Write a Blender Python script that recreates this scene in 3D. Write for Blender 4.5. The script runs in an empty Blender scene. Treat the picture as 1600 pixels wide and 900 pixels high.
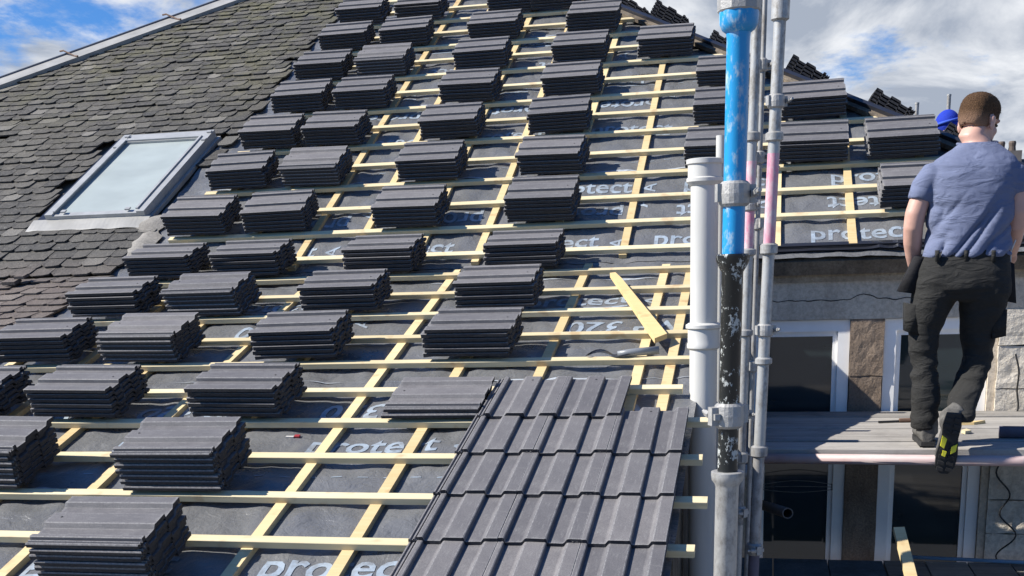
import bpy, bmesh, math, random
from math import sin, cos, pi, radians, sqrt
from mathutils import Vector, Matrix, noise, Quaternion
random.seed(7)
scn = bpy.context.scene
COL = scn.collection

# ------------------------------------------------------------------ frame of the place
# X runs along the eave (right), Y into the roof, Z up.  Metres.
G = 0.33                                   # batten gauge
TH1, TH2 = radians(17.284), radians(28.675)  # pitch of the lower sweep and of the main roof
VK = 3.2247                                # slope length at which the pitch changes
CAM = Vector((3.16158, -3.61599, 0.92871))
RW = Matrix(((0.97806686, 0.20604337, -0.03051793),
             (0.0208995, -0.24285439, -0.96983759),
             (-0.20724002, 0.9479282, -0.24183404)))
FPX, CX, CY = 1766.205, 821.870, 852.735

def ray(x, y):
    return RW.transposed() @ Vector(((x - CX) / FPX, (y - CY) / FPX, 1.0))
def atY(x, y, Y):
    d = ray(x, y); return CAM + d * ((Y - CAM.y) / d.y)
def lo(u, v, h=0.0):
    return Vector((u, v * cos(TH1) - h * sin(TH1), v * sin(TH1) + h * cos(TH1)))
K0 = lo(0, VK)
def up(u, v, h=0.0):
    w = v - VK
    return K0 + Vector((u, w * cos(TH2) - h * sin(TH2), w * sin(TH2) + h * cos(TH2)))
def surf(u, v, h=0.0):
    return up(u, v, h) if v > VK else lo(u, v, h)
def hip_r(v): return 1.95 - 0.80 * (v - 7.41)
def hip_l(v): return -2.31 + 0.82 * (v - 8.75)
VAPEX = 10.7

# ------------------------------------------------------------------ helpers
def tag(o, label=None, cat=None, group=None, kind=None):
    if label: o['label'] = label
    if cat: o['category'] = cat
    if group: o['group'] = group
    if kind: o['kind'] = kind
    return o
def empty(name, loc=(0, 0, 0)):
    o = bpy.data.objects.new(name, None); COL.objects.link(o)
    o.location = loc; o.empty_display_size = 0.1
    return o
def link(name, me, mat=None, parent=None, smooth=False):
    o = bpy.data.objects.new(name, me); COL.objects.link(o)
    if mat is not None and len(me.materials) == 0: me.materials.append(mat)
    if parent is not None:
        o.parent = parent
        o.matrix_parent_inverse = Matrix.Translation(parent.location).inverted()
    if smooth:
        me.polygons.foreach_set('use_smooth', [True] * len(me.polygons))
    return o
def mesh_from(name, verts, faces):
    me = bpy.data.meshes.new(name); me.from_pydata([tuple(v) for v in verts], [], faces); me.update(); return me
def bm_obj(name, bm, mat=None, parent=None, smooth=False, recalc=True):
    if recalc: bmesh.ops.recalc_face_normals(bm, faces=bm.faces[:])
    me = bpy.data.meshes.new(name); bm.to_mesh(me); bm.free()
    return link(name, me, mat, parent, smooth)
def hexa(bm, p):
    """eight corners: 0-3 bottom loop, 4-7 top loop"""
    v = [bm.verts.new(q) for q in p]
    for f in ((3, 2, 1, 0), (4, 5, 6, 7), (0, 1, 5, 4), (1, 2, 6, 5), (2, 3, 7, 6), (3, 0, 4, 7)):
        bm.faces.new([v[i] for i in f])
    return v
def boxw(bm, x0, x1, y0, y1, z0, z1):
    hexa(bm, [(x0, y0, z0), (x1, y0, z0), (x1, y1, z0), (x0, y1, z0), (x0, y0, z1), (x1, y0, z1), (x1, y1, z1), (x0, y1, z1)])
def boxs(bm, fn, u0, u1, v0, v1, h0, h1):
    hexa(bm, [fn(u0, v0, h0), fn(u1, v0, h0), fn(u1, v1, h0), fn(u0, v1, h0), fn(u0, v0, h1), fn(u1, v0, h1), fn(u1, v1, h1), fn(u0, v1, h1)])
def bevel(bm, w, seg=1):
    es = [e for e in bm.edges if len(e.link_faces) == 2 and e.calc_face_angle(0) > 0.6]
    bmesh.ops.bevel(bm, geom=es, offset=w, segments=seg, affect='EDGES', profile=0.7, clamp_overlap=True)
def lathe(bm, prof, p0, axis=Vector((0, 0, 1)), n=24, cap=True):
    """prof: list of (t along axis, radius)"""
    axis = axis.normalized(); a = axis.orthogonal().normalized(); b = axis.cross(a)
    rings = []
    for t, r in prof:
        c = Vector(p0) + axis * t
        rings.append([bm.verts.new(c + (a * cos(2 * pi * i / n) + b * sin(2 * pi * i / n)) * r) for i in range(n)])
    for A, B in zip(rings, rings[1:]):
        for i in range(n): bm.faces.new((A[i], A[(i + 1) % n], B[(i + 1) % n], B[i]))
    if cap:
        bm.faces.new(rings[0][::-1]); bm.faces.new(rings[-1])
    return rings
def tube_path(bm, pts, r, n=10, cap=True):
    pts = [Vector(p) for p in pts]; rings = []
    rr = r if isinstance(r, (list, tuple)) else [r] * len(pts)
    prev = None
    for i, p in enumerate(pts):
        t = (pts[min(i + 1, len(pts) - 1)] - pts[max(i - 1, 0)]).normalized()
        a = t.orthogonal().normalized() if prev is None else (prev - t * prev.dot(t)).normalized()
        prev = a; b = t.cross(a)
        rings.append([bm.verts.new(p + (a * cos(2 * pi * k / n) + b * sin(2 * pi * k / n)) * rr[i]) for k in range(n)])
    for A, B in zip(rings, rings[1:]):
        for i in range(n): bm.faces.new((A[i], A[(i + 1) % n], B[(i + 1) % n], B[i]))
    if cap:
        bm.faces.new(rings[0][::-1]); bm.faces.new(rings[-1])

# ------------------------------------------------------------------ materials
class NT:
    def __init__(s, name):
        s.m = bpy.data.materials.new(name); s.m.use_nodes = True
        s.t = s.m.node_tree; s.b = s.t.nodes['Principled BSDF']
    def n(s, typ, **kw):
        nd = s.t.nodes.new(typ)
        for k, v in kw.items():
            if k in nd.inputs.keys() if isinstance(k, str) else False: nd.inputs[k].default_value = v
            else: setattr(nd, k, v)
        return nd
    def l(s, a, b): s.t.links.new(a, b)
    def coord(s, scale=(1, 1, 1), rot=(0, 0, 0), which='Object'):
        c = s.n('ShaderNodeTexCoord'); mp = s.n('ShaderNodeMapping')
        mp.inputs['Scale'].default_value = scale; mp.inputs['Rotation'].default_value = rot
        s.l(c.outputs[which], mp.inputs['Vector']); return mp.outputs['Vector']
    def noise(s, vec, scale, detail=4, rough=0.55, dist=0):
        nd = s.n('ShaderNodeTexNoise'); nd.inputs['Scale'].default_value = scale; nd.inputs['Detail'].default_value = detail
        nd.inputs['Roughness'].default_value = rough; nd.inputs['Distortion'].default_value = dist
        if vec is not None: s.l(vec, nd.inputs['Vector'])
        return nd.outputs['Fac']
    def ramp(s, fac, stops):
        r = s.n('ShaderNodeValToRGB'); cr = r.color_ramp
        while len(cr.elements) < len(stops): cr.elements.new(0.5)
        for e, (p, c) in zip(cr.elements, stops):
            e.position = p; e.color = (c, c, c, 1) if isinstance(c, (int, float)) else (*c, 1)
        s.l(fac, r.inputs['Fac']); return r.outputs['Color']
    def mix(s, fac, a, b, mode='MIX'):
        m = s.n('ShaderNodeMix'); m.data_type = 'RGBA'; m.blend_type = mode
        def put(i, v):
            if isinstance(v, (int, float)): m.inputs[i].default_value = v if i == 0 else (v, v, v, 1)
            elif isinstance(v, (tuple, list)): m.inputs[i].default_value = (*v, 1)
            else: s.l(v, m.inputs[i])
        put(0, fac); put(6, a); put(7, b); return m.outputs[2]
    def bump(s, h, strength=0.3, dist=0.01):
        b = s.n('ShaderNodeBump'); b.inputs['Strength'].default_value = strength; b.inputs['Distance'].default_value = dist
        s.l(h, b.inputs['Height']); s.l(b.outputs['Normal'], s.b.inputs['Normal'])
    def base(s, c):
        if isinstance(c, (tuple, list)): s.b.inputs['Base Color'].default_value = (*c, 1)
        else: s.l(c, s.b.inputs['Base Color'])
    def rough(s, r):
        if isinstance(r, (int, float)): s.b.inputs['Roughness'].default_value = r
        else: s.l(r, s.b.inputs['Roughness'])
    def rnd(s): return s.n('ShaderNodeObjectInfo').outputs['Random']
    def island(s): return s.n('ShaderNodeNewGeometry').outputs['Random Per Island']

def mat_tile():
    t = NT('concrete_tile'); v = t.coord()
    n1 = t.noise(v, 9, 6, 0.65); n2 = t.noise(t.coord((40, 6, 40)), 3, 4, 0.6); n3 = t.noise(v, 220, 2, 0.7)
    c = t.mix(t.ramp(n1, [(0.3, 0), (0.75, 1)]), (0.112, 0.109, 0.115), (0.168, 0.163, 0.166))
    sh_ = t.ramp(t.rnd(), [(0, (0.80, 0.80, 0.82)), (0.5, (0.98, 0.98, 0.98)), (1, (1.22, 1.20, 1.17))])
    c = t.mix(1.0, c, sh_, 'MULTIPLY')
    sc_ = t.noise(t.coord((5, 5, 5)), 1.6, 6, 0.75, 1.5)
    c = t.mix(t.ramp(sc_, [(0.58, 0), (0.74, 0.45)]), c, (0.25, 0.245, 0.235))     # cement dust
    at = t.n('ShaderNodeAttribute'); at.attribute_name = 'glint_wear'
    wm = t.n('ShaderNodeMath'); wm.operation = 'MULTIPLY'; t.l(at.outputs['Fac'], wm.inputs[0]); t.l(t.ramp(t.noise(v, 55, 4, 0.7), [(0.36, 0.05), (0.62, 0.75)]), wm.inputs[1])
    c = t.mix(wm.outputs[0], c, (0.32, 0.315, 0.31))  # pale edge glints and rubbing mixed into the colour
    c = t.mix(t.ramp(n2, [(0.55, 0), (0.78, 0.55)]), c, (0.27, 0.27, 0.265))       # lime bloom
    c = t.mix(t.ramp(n3, [(0.42, 0.35), (0.6, 0)]), c, (0.045, 0.045, 0.05))
    t.base(c); t.rough(0.66); t.b.inputs['Specular IOR Level'].default_value = 0.35
    t.bump(n3, 0.25, 0.002); return t.m
def mat_wood(name, a, b, knot=(0.36, 0.21, 0.09)):
    t = NT(name); v = t.coord((1.2, 26, 26)); v2 = t.coord((5, 5, 5))
    off = t.n('ShaderNodeVectorMath'); off.operation = 'ADD'; t.l(v, off.inputs[0]); 
    sc = t.n('ShaderNodeVectorMath'); sc.operation = 'SCALE'; sc.inputs[0].default_value = (37, 11, 5); t.l(t.rnd(), sc.inputs['Scale']); t.l(sc.outputs[0], off.inputs[1])
    g = t.noise(off.outputs[0], 2.2, 5, 0.6, 0.4)
    c = t.mix(t.ramp(g, [(0.3, 0), (0.7, 1)]), a, b)
    off2 = t.n('ShaderNodeVectorMath'); off2.operation = 'ADD'; t.l(v2, off2.inputs[0]); t.l(sc.outputs[0], off2.inputs[1])
    k = t.noise(off2.outputs[0], 2.3, 2, 0.5)
    c = t.mix(t.ramp(k, [(0.60, 0), (0.72, 0.8)]), c, knot)
    k2 = t.noise(off2.outputs[0], 0.35, 3, 0.6)
    c = t.mix(t.ramp(k2, [(0.42, 0.0), (0.65, 0.4)]), c, (a[0] * .72, a[1] * .7, a[2] * .62))
    c = t.mix(0.4, c, t.mix(t.rnd(), (a[0] * .7, a[1] * .62, a[2] * .55), b))
    t.base(c); t.rough(0.7); t.bump(g, 0.25, 0.003); return t.m
def mat_underlay():
    t = NT('underlay_membrane'); v = t.coord()
    n = t.noise(v, 5, 5, 0.6); n2 = t.noise(v, 38, 4, 0.6, 0.6); n3 = t.noise(t.coord((1, 1, 1)), 14, 6, 0.7, 1.2)
    c = t.mix(n, (0.092, 0.094, 0.097), (0.165, 0.168, 0.171))
    c = t.mix(t.ramp(n3, [(0.66, 0), (0.78, 0.45)]), c, (0.30, 0.30, 0.30))      # dusty scuffs
    t.base(c); t.rough(t.ramp(n, [(0.3, 0.20), (0.7, 0.40)]))
    t.b.inputs['Specular IOR Level'].default_value = 0.6
    t.bump(t.mix(0.6, n2, t.noise(v, 11, 5, 0.6, 2.0)), 0.75, 0.014); return t.m
def mat_simple(name, col, rough=0.6, var=0.25, scale=12, metal=0.0, bump=0.15, spec=0.5, bd=0.004):
    t = NT(name); v = t.coord(); n = t.noise(v, scale, 5, 0.62)
    lo_ = tuple(c * (1 - var) for c in col); hi = tuple(min(1, c * (1 + var)) for c in col)
    t.base(t.mix(t.ramp(n, [(0.28, 0), (0.72, 1)]), lo_, hi)); t.rough(rough); t.b.inputs['Metallic'].default_value = metal
    t.b.inputs['Specular IOR Level'].default_value = spec
    if bump: t.bump(t.noise(v, scale * 6, 3), bump, bd)
    return t.m
def mat_slate():
    t = NT('old_slate'); v = t.coord()
    r = t.island(); n = t.noise(v, 24, 5, 0.65); big = t.noise(v, 0.75, 4, 0.6); mid = t.noise(v, 4.5, 5, 0.7)
    c = t.ramp(r, [(0, (0.022, 0.021, 0.019)), (0.35, (0.037, 0.034, 0.029)), (0.7, (0.056, 0.051, 0.042)), (0.92, (0.092, 0.086, 0.073)), (1, (0.17, 0.16, 0.14))])
    c = t.mix(t.ramp(n, [(0.45, 0), (0.72, 0.55)]), c, (0.135, 0.124, 0.104))
    # brown tint paints how the shallower sweep reflects light, the top is mossy
    sep = t.n('ShaderNodeSeparateXYZ'); t.l(t.coord(), sep.inputs[0])
    lowm = t.n('ShaderNodeMapRange'); lowm.inputs[1].default_value = 3.35; lowm.inputs[2].default_value = 2.9; t.l(sep.outputs['Y'], lowm.inputs[0])
    br = t.n('ShaderNodeMath'); br.operation = 'MULTIPLY'; br.inputs[1].default_value = 0.9; t.l(lowm.outputs[0], br.inputs[0])
    c = t.mix(br.outputs[0], c, t.mix(0.5, c, (0.20, 0.148, 0.122)))
    topm = t.n('ShaderNodeMapRange'); topm.inputs[1].default_value = 4.6; topm.inputs[2].default_value = 7.8; t.l(sep.outputs['Y'], topm.inputs[0])
    mm = t.n('ShaderNodeMath'); mm.operation = 'MULTIPLY'; t.l(t.ramp(mid, [(0.44, 0.0), (0.62, 0.9)]), mm.inputs[0]); t.l(topm.outputs[0], mm.inputs[1])
    c = t.mix(mm.outputs[0], c, (0.105, 0.098, 0.038))
    c = t.mix(t.ramp(big, [(0.35, 0), (0.7, 0.4)]), c, (0.045, 0.046, 0.047))
    c = t.mix(t.ramp(t.noise(v, 60, 3, 0.6), [(0.68, 0), (0.74, 0.7)]), c, (0.30, 0.30, 0.27))   # lichen spots
    t.base(c); t.rough(0.78); t.bump(t.mix(0.5, n, t.noise(v, 75, 4, 0.7)), 1.0, 0.014); return t.m
def mat_stone(name, a, b, stain=(0.06, 0.05, 0.04), sc=3.0, bs=0.6, amt=0.8):
    t = NT(name); v = t.coord(); n = t.noise(v, sc, 6, 0.65); f = t.noise(v, sc * 16, 5, 0.7); s = t.noise(t.coord((2.2, 2.2, 0.7)), 2.4, 6, 0.7)
    c = t.mix(t.ramp(n, [(0.3, 0), (0.7, 1)]), a, b)
    c = t.mix(t.ramp(f, [(0.35, 0.5), (0.6, 0)]), c, tuple(x * 0.5 for x in a))
    c = t.mix(t.ramp(s, [(0.5, 0), (0.72, amt)]), c, stain)
    t.base(c); t.rough(0.9); t.bump(t.mix(0.55, n, f), bs, 0.012); return t.m
def mat_pipe_paint(name, col, chip, lo_=0.55, hi=0.62, rough=0.4, amt=1.0, sc=9, stretch=(1, 1, 0.5), metal=0.0, bump=0.2):
    t = NT(name); v = t.coord(stretch); n = t.noise(v, sc, 7, 0.72); n2 = t.noise(v, sc * 5, 4, 0.7); n3 = t.noise(t.coord((3, 3, 0.5)), 3, 4, .6)
    c = t.mix(t.ramp(n3, [(0.3, 0), (0.7, 1)]), tuple(x * 0.82 for x in col), col)
    m = t.ramp(t.mix(0.35, n, n2), [(lo_, 0), (hi, amt)])
    c = t.mix(m, c, chip); t.base(c); t.rough(t.mix(m, rough, 0.8)); t.b.inputs['Metallic'].default_value = metal
    t.bump(n2, bump, 0.003); return t.m
def mat_cloth(name, col, sc=5.0, var=0.2, fold=0.5, fd=0.02, dust=None):
    t = NT(name); v = t.coord(); n = t.noise(v, sc, 4, 0.55); w = t.noise(t.coord((1, 1, 2.2), (0.3, 0.5, 0)), sc * 2.2, 3, 0.5, 0.8); fine = t.noise(v, 420, 2)
    c = t.mix(n, tuple(x * (1 - var) for x in col), tuple(x * (1 + var) for x in col))
    if dust: c = t.mix(t.ramp(t.noise(v, 26, 6, 0.75), [(0.66, 0), (0.75, 0.6)]), c, dust)
    t.base(c); t.rough(0.88); t.b.inputs['Specular IOR Level'].default_value = 0.25
    hh = t.mix(0.12, w, fine); t.bump(hh, fold, fd); return t.m
def mat_glass(name, col, rough=0.06):
    t = NT(name); n = t.noise(t.coord((1, 1, 3)), 2.5, 3)
    t.base(t.mix(n, tuple(x * .6 for x in col), col)); t.rough(rough); t.b.inputs['Specular IOR Level'].default_value = 0.75
    t.bump(t.noise(t.coord(), 1.6, 1), 0.06, 0.05); return t.m

def mat_board(name, a, b, stain):
    t = NT(name); v = t.coord((1.0, 14, 14)); n = t.noise(v, 2.0, 6, 0.65); s_ = t.noise(t.coord((1, 1, 1)), 5, 6, 0.75)
    c = t.mix(t.ramp(n, [(0.3, 0), (0.7, 1)]), a, b)
    c = t.mix(t.ramp(s_, [(0.5, 0), (0.7, 0.75)]), c, stain)
    c = t.mix(0.35, c, t.mix(t.rnd(), tuple(x * 0.5 for x in a), tuple(min(1, x * 1.3) for x in b)))
    t.base(c); t.rough(0.85); t.bump(n, 0.5, 0.006); return t.m
def mat_hair():
    t = NT('short_brown_hair'); v = t.coord((1, 1, 1)); n = t.noise(v, 190, 4, 0.7); at = t.n('ShaderNodeAttribute'); at.attribute_name = 'fade'
    c = t.mix(t.ramp(n, [(0.3, 0), (0.7, 1)]), (0.034, 0.018, 0.009), (0.115, 0.064, 0.032))
    m = t.n('ShaderNodeMath'); m.operation = 'MULTIPLY'; t.l(at.outputs['Fac'], m.inputs[0]); t.l(t.ramp(n, [(0.35, 0.75), (0.6, 1.0)]), m.inputs[1])
    c = t.mix(m.outputs[0], c, (0.30, 0.185, 0.125))
    t.base(c); t.rough(0.85); t.b.inputs['Specular IOR Level'].default_value = 0.2; t.bump(n, 1.0, 0.008); return t.m
M = dict(
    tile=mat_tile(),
    tile_sunlit_end=mat_simple('tile_sunlit_end', (0.20, 0.197, 0.195), 0.8, 0.4, 60, bump=0.3),  # paler colour on the end turned to the sun, sunlight painted in
    tile_shaded_side=mat_simple('tile_shaded_side', (0.034, 0.034, 0.038), 0.8, 0.45, 90, bump=0.3, spec=0.25),  # edges and undersides coloured darker to paint the shade on stack fronts
    wood=mat_wood('treated_batten', (0.555, 0.47, 0.27), (0.70, 0.62, 0.42)),
    cwood=mat_wood('counter_batten_wood', (0.56, 0.42, 0.20), (0.70, 0.58, 0.34)),
    plank=mat_wood('offcut_plank', (0.60, 0.43, 0.18), (0.70, 0.54, 0.27)),
    oldwood=mat_stone('rotten_timber', (0.10, 0.075, 0.05), (0.24, 0.20, 0.15), (0.03, 0.025, 0.02), 5, 0.8),
    under=mat_underlay(),
    print_=mat_pipe_paint('printed_ink', (0.31, 0.37, 0.43), (0.15, 0.16, 0.17), 0.46, 0.60, 0.42, 0.8, 9, (1, 1, 1), 0.0, 0.1),
    ink=mat_simple('black_ink', (0.01, 0.01, 0.01), 0.6, 0.1, 20, bump=0),
    lap=mat_simple('lap_glare', (0.36, 0.39, 0.42), 0.35, 0.3, 30, bump=0.1),  # pale colour standing for glare along the lap edges
    slate=mat_slate(),
    mortar=mat_stone('mortar', (0.20, 0.19, 0.17), (0.33, 0.31, 0.28), (0.09, 0.08, 0.07), 6),
    lead=mat_simple('lead_flashing', (0.30, 0.295, 0.275), 0.5, 0.18, 6, bump=0.2),
    ridge=mat_simple('dark_ridge_roll', (0.10, 0.105, 0.12), 0.55, 0.2, 6),
    strap=mat_simple('rusty_strap', (0.12, 0.07, 0.045), 0.7, 0.3, 30),
    galv=mat_pipe_paint('galvanised_steel', (0.42, 0.42, 0.405), (0.17, 0.16, 0.145), 0.46, 0.62, 0.42, 0.8, 18, (1, 1, 0.6), 0.3),
    galv2=mat_pipe_paint('grey_steel', (0.33, 0.33, 0.325), (0.14, 0.125, 0.11), 0.46, 0.62, 0.5, 0.8, 14, (1, 1, 0.6), 0.3),
    coupler=mat_pipe_paint('coupler_steel', (0.34, 0.335, 0.32), (0.50, 0.49, 0.47), 0.5, 0.66, 0.5, 0.6, 25, (1, 1, 1), 0.3, 0.5),
    blue=mat_pipe_paint('blue_pole_paint', (0.012, 0.270, 0.58), (0.42, 0.50, 0.53), 0.50, 0.585, 0.36, 0.8, 13, (1, 1, 0.45)),
    black=mat_pipe_paint('black_pole_paint', (0.012, 0.014, 0.014), (0.42, 0.44, 0.42), 0.545, 0.565, 0.3, 0.95, 34, (1, 1, 0.62)),
    pink=mat_pipe_paint('pink_pole_paint', (0.60, 0.22, 0.31), (0.50, 0.48, 0.47), 0.42, 0.62, 0.5, 1.0, 12, (1, 1, 0.5)),
    pinkgrey=mat_pipe_paint('faded_pink_tube', (0.46, 0.33, 0.32), (0.38, 0.36, 0.35), 0.42, 0.62, 0.5, 0.8, 8, (0.4, 1, 1)),
    white=mat_pipe_paint('white_pipe_paint', (0.53, 0.525, 0.495), (0.42, 0.40, 0.37), 0.6, 0.74, 0.42, 0.6, 6, (1, 1, 0.25)),
    upvc=mat_simple('white_upvc', (0.84, 0.83, 0.805), 0.35, 0.06, 6, bump=0),
    glass=mat_glass('window_glass', (0.020, 0.032, 0.036)),
    skyglass=mat_glass('skylight_glass', (0.40, 0.45, 0.43), 0.38),
    skyframe=mat_simple('skylight_metal', (0.38, 0.385, 0.375), 0.42, 0.14, 10, 0.25),
    plaster=mat_stone('grey_render', (0.51, 0.435, 0.34), (0.65, 0.57, 0.455), (0.26, 0.21, 0.16), 2.6, 0.6, 0.6),
    cornice=mat_stone('cornice_stone', (0.33, 0.265, 0.19), (0.52, 0.44, 0.335), (0.12, 0.095, 0.07), 3.4, 0.7, 0.75),
    brown=mat_stone('brown_stone', (0.17, 0.125, 0.09), (0.28, 0.215, 0.16), (0.07, 0.05, 0.04), 5, 0.8),
    block=mat_stone('pale_block', (0.54, 0.49, 0.41), (0.68, 0.625, 0.53), (0.30, 0.27, 0.22), 3, 1.0, 0.4),
    gutter=mat_simple('black_gutter', (0.018, 0.019, 0.024), 0.32, 0.2, 8),
    board=mat_board('scaffold_board', (0.15, 0.14, 0.125), (0.37, 0.35, 0.32), (0.08, 0.072, 0.065)),
    wetboard=mat_stone('damp_board', (0.075, 0.13, 0.18), (0.17, 0.23, 0.28), (0.05, 0.07, 0.09), 4, 0.5),
    skin=mat_simple('skin', (0.50, 0.295, 0.23), 0.5, 0.10, 14, bump=0.08),
    hair=mat_hair(),
    eye=mat_simple('eye', (0.05, 0.04, 0.03), 0.2, 0.1, 5, bump=0),
    shirt=mat_cloth('blue_tshirt', (0.135, 0.158, 0.245), 4, 0.16, 0.8, 0.03),
    trouser=mat_cloth('black_work_trousers', (0.024, 0.024, 0.023), 5, 0.3, 0.65, 0.035, (0.11, 0.11, 0.11)),
    pouch=mat_cloth('black_pouch', (0.014, 0.014, 0.016), 6, 0.3, 0.4, 0.02),
    boot=mat_simple('worn_boot_leather', (0.085, 0.082, 0.075), 0.75, 0.45, 22, bump=0.5),
    sole=mat_simple('rubber_sole', (0.018, 0.018, 0.018), 0.8, 0.3, 20),
    yellow=mat_simple('yellow_rubber', (0.70, 0.66, 0.04), 0.5, 0.1, 20, bump=0),
    bluecap=mat_cloth('blue_hood_cloth', (0.012, 0.035, 0.34), 8, 0.25, 0.4, 0.012),
    bluecap2=mat_cloth('pale_blue_band', (0.045, 0.10, 0.48), 8, 0.2, 0.3, 0.01),
    jacket=mat_cloth('black_jacket', (0.012, 0.012, 0.015), 6, 0.3, 0.4, 0.02),
    red=mat_simple('red_plastic', (0.30, 0.03, 0.04), 0.4, 0.1, 20, bump=0),
    cream=mat_simple('white_plastic', (0.45, 0.44, 0.42), 0.4, 0.08, 20, bump=0),
    greypipe=mat_simple('grey_plastic_pipe', (0.20, 0.215, 0.23), 0.4, 0.15, 14),
    purple=mat_simple('purple_grey_foam', (0.105, 0.095, 0.125), 0.8, 0.2, 20),
    cable=mat_simple('cable', (0.012, 0.012, 0.012), 0.5, 0.2, 20, bump=0),
    rope=mat_simple('pale_cord', (0.60, 0.58, 0.52), 0.8, 0.1, 40, bump=0),
    ground=mat_stone('yard_ground', (0.16, 0.155, 0.15), (0.24, 0.235, 0.225), (0.10, 0.10, 0.09), 1.2),
    farroof=mat_simple('far_roof', (0.12, 0.108, 0.098), 0.8, 0.25, 3),
    farpot=mat_simple('far_pots', (0.10, 0.075, 0.06), 0.8, 0.2, 5),
)

# ================================================================== HOUSE
house = empty('house', (1.0, 3.2, -4.5))
tag(house, 'old stone house whose hipped roof is stripped to battens beside remaining slates', 'house')

COUNTER_LO = [-0.75, -0.33, 0.09, 0.49, 0.88, 1.35, 1.73, 2.13, 2.58, 2.72]
COUNTER_UP = [-0.56, -0.15, 0.26, 0.62, 1.04, 1.43, 1.87, 2.31, 2.75, 3.19, 3.61, 4.05, 4.47, 4.9]
LAPS = [-0.75, 0.42, 1.52, 2.93, 4.42, 5.75, 7.1, 8.4]
def sst(a, b, x):
    t = max(0.0, min(1.0, (x - a) / (b - a))); return t * t * (3 - 2 * t)
def memb(u, v):
    cs = COUNTER_UP if v > VK else COUNTER_LO
    d = min(abs(u - c) for c in cs)
    m = sst(0.015, 0.09, d)
    n1 = noise.noise((u * 3.1, v * 4.3, 3.3)); n2 = noise.noise((u * 9.0 + v * 3, v * 8.0 - u * 2, 8.1)); n3 = noise.noise((u * 21, v * 15, 1.7))
    h = -0.0525 + m * (0.006 + 0.014 * n1 + 0.010 * n2 + 0.003 * n3)
    lap = min((v - l) for l in LAPS if v >= l) if v >= LAPS[0] else 1
    if lap < 0.05: h += 0.004 * (1 - lap / 0.05) + 0.003 * m * noise.noise((u * 8, 0, v))
    return min(h, -0.030)

def grid_surface(u0f, u1f, v0, v1, du, dv, hf, fn):
    nv = max(2, int((v1 - v0) / dv)); verts = []; faces = []; prev = None
    for j in range(nv + 1):
        v = v0 + (v1 - v0) * j / nv
        a, b = u0f(v), u1f(v); nu = NU
        row = []
        for i in range(nu + 1):
            u = a + (b - a) * i / nu
            row.append(len(verts)); verts.append(fn(u, v, hf(u, v)))
        if prev:
            for i in range(nu): faces.append((prev[i], prev[i + 1], row[i + 1], row[i]))
        prev = row
    return verts, faces
NU = 190
v1_, f1_ = grid_surface(lambda v: -1.0, lambda v: 2.86, -1.25, VK, 0.02, 0.02, memb, lo)
NU = 250
v2_, f2_ = grid_surface(lambda v: -1.0, lambda v: min(hip_r(v) - 0.0, 5.25), VK + 1e-4, 10.2, 0.02, 0.022, memb, up)
off = len(v1_)
ul = link('underlay', mesh_from('underlay', v1_ + v2_, f1_ + [tuple(i + off for i in f) for f in f2_]), M['under'], house, True)
tag(ul, 'wrinkled dark grey roofing underlay printed with pale lettering')

# ---- lettering printed on the underlay
def text_polys(body, bold):
    cu = bpy.data.curves.new('lettering', 'FONT'); cu.body = body; cu.size = 1.0; cu.offset = bold; cu.resolution_u = 3
    o = bpy.data.objects.new('lettering', cu); COL.objects.link(o)
    dg = bpy.context.evaluated_depsgraph_get(); dg.update()
    me = bpy.data.meshes.new_from_object(o.evaluated_get(dg)); bpy.data.objects.remove(o); bpy.data.curves.remove(cu)
    bm = bmesh.new(); bm.from_mesh(me); bpy.data.meshes.remove(me)
    bmesh.ops.triangulate(bm, faces=bm.faces[:])
    for _ in range(2):
        bmesh.ops.subdivide_edges(bm, edges=[e for e in bm.edges if e.calc_length() > 0.22], cuts=1)
        bmesh.ops.triangulate(bm, faces=bm.faces[:])
    bm.verts.ensure_lookup_table()
    vs = [(v.co.x, v.co.y) for v in bm.verts]; fs = [[v.index for v in f.verts] for f in bm.faces]; bm.free()
    x0 = min(v[0] for v in vs); x1 = max(v[0] for v in vs); y0 = min(v[1] for v in vs); y1 = max(v[1] for v in vs)
    return [((x - x0) / (x1 - x0), y) for x, y in vs], fs, y0, y1
TX = {b: text_polys(b, w) for b, w in (('protect', 0.016), ('VP 320', 0.016), ('A', 0.01), ('support', 0.01))}
def put_text(body, u, v, w, hs, rot, name, mat):
    vs, fs = [], []
    pts, fa, y0, y1 = TX[body]
    for x, y in pts:
        X, Y = x * w, y * hs
        if rot == 180: X, Y = w - X, -Y
        elif rot == 90: X, Y = -Y, X
        uu, vv = u + X, v + Y
        vs.append(surf(uu, vv, memb(uu, vv) + 0.0022))
    if rot == 0 and body == 'protect': put_strip(u + 0.02, u + 0.56, v - 0.052, 0.016, 0, vs, fa := [tuple(f) for f in fa])
    return link(name, mesh_from(name, vs, [tuple(f) for f in fa]), mat, ul)
def put_strip(u0, u1, v, th, wav, vs, fs, seg=0.03):
    n = max(1, int((u1 - u0) / seg)); o = len(vs)
    for i in range(n + 1):
        u = u0 + (u1 - u0) * i / n; vv = v + wav * noise.noise((u * 5, v * 7, 0.5)); tt = th * (max(0.02, 0.35 + 1.5 * noise.noise((u * 4, v, 2))) if wav else 1)
        vs.append(surf(u, vv, memb(u, vv) + 0.0022)); vs.append(surf(u, vv + tt, memb(u, vv + tt) + 0.0022))
    for i in range(n): fs.append((o + 2 * i, o + 2 * i + 2, o + 2 * i + 3, o + 2 * i + 1))
HS = 0.225
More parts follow.
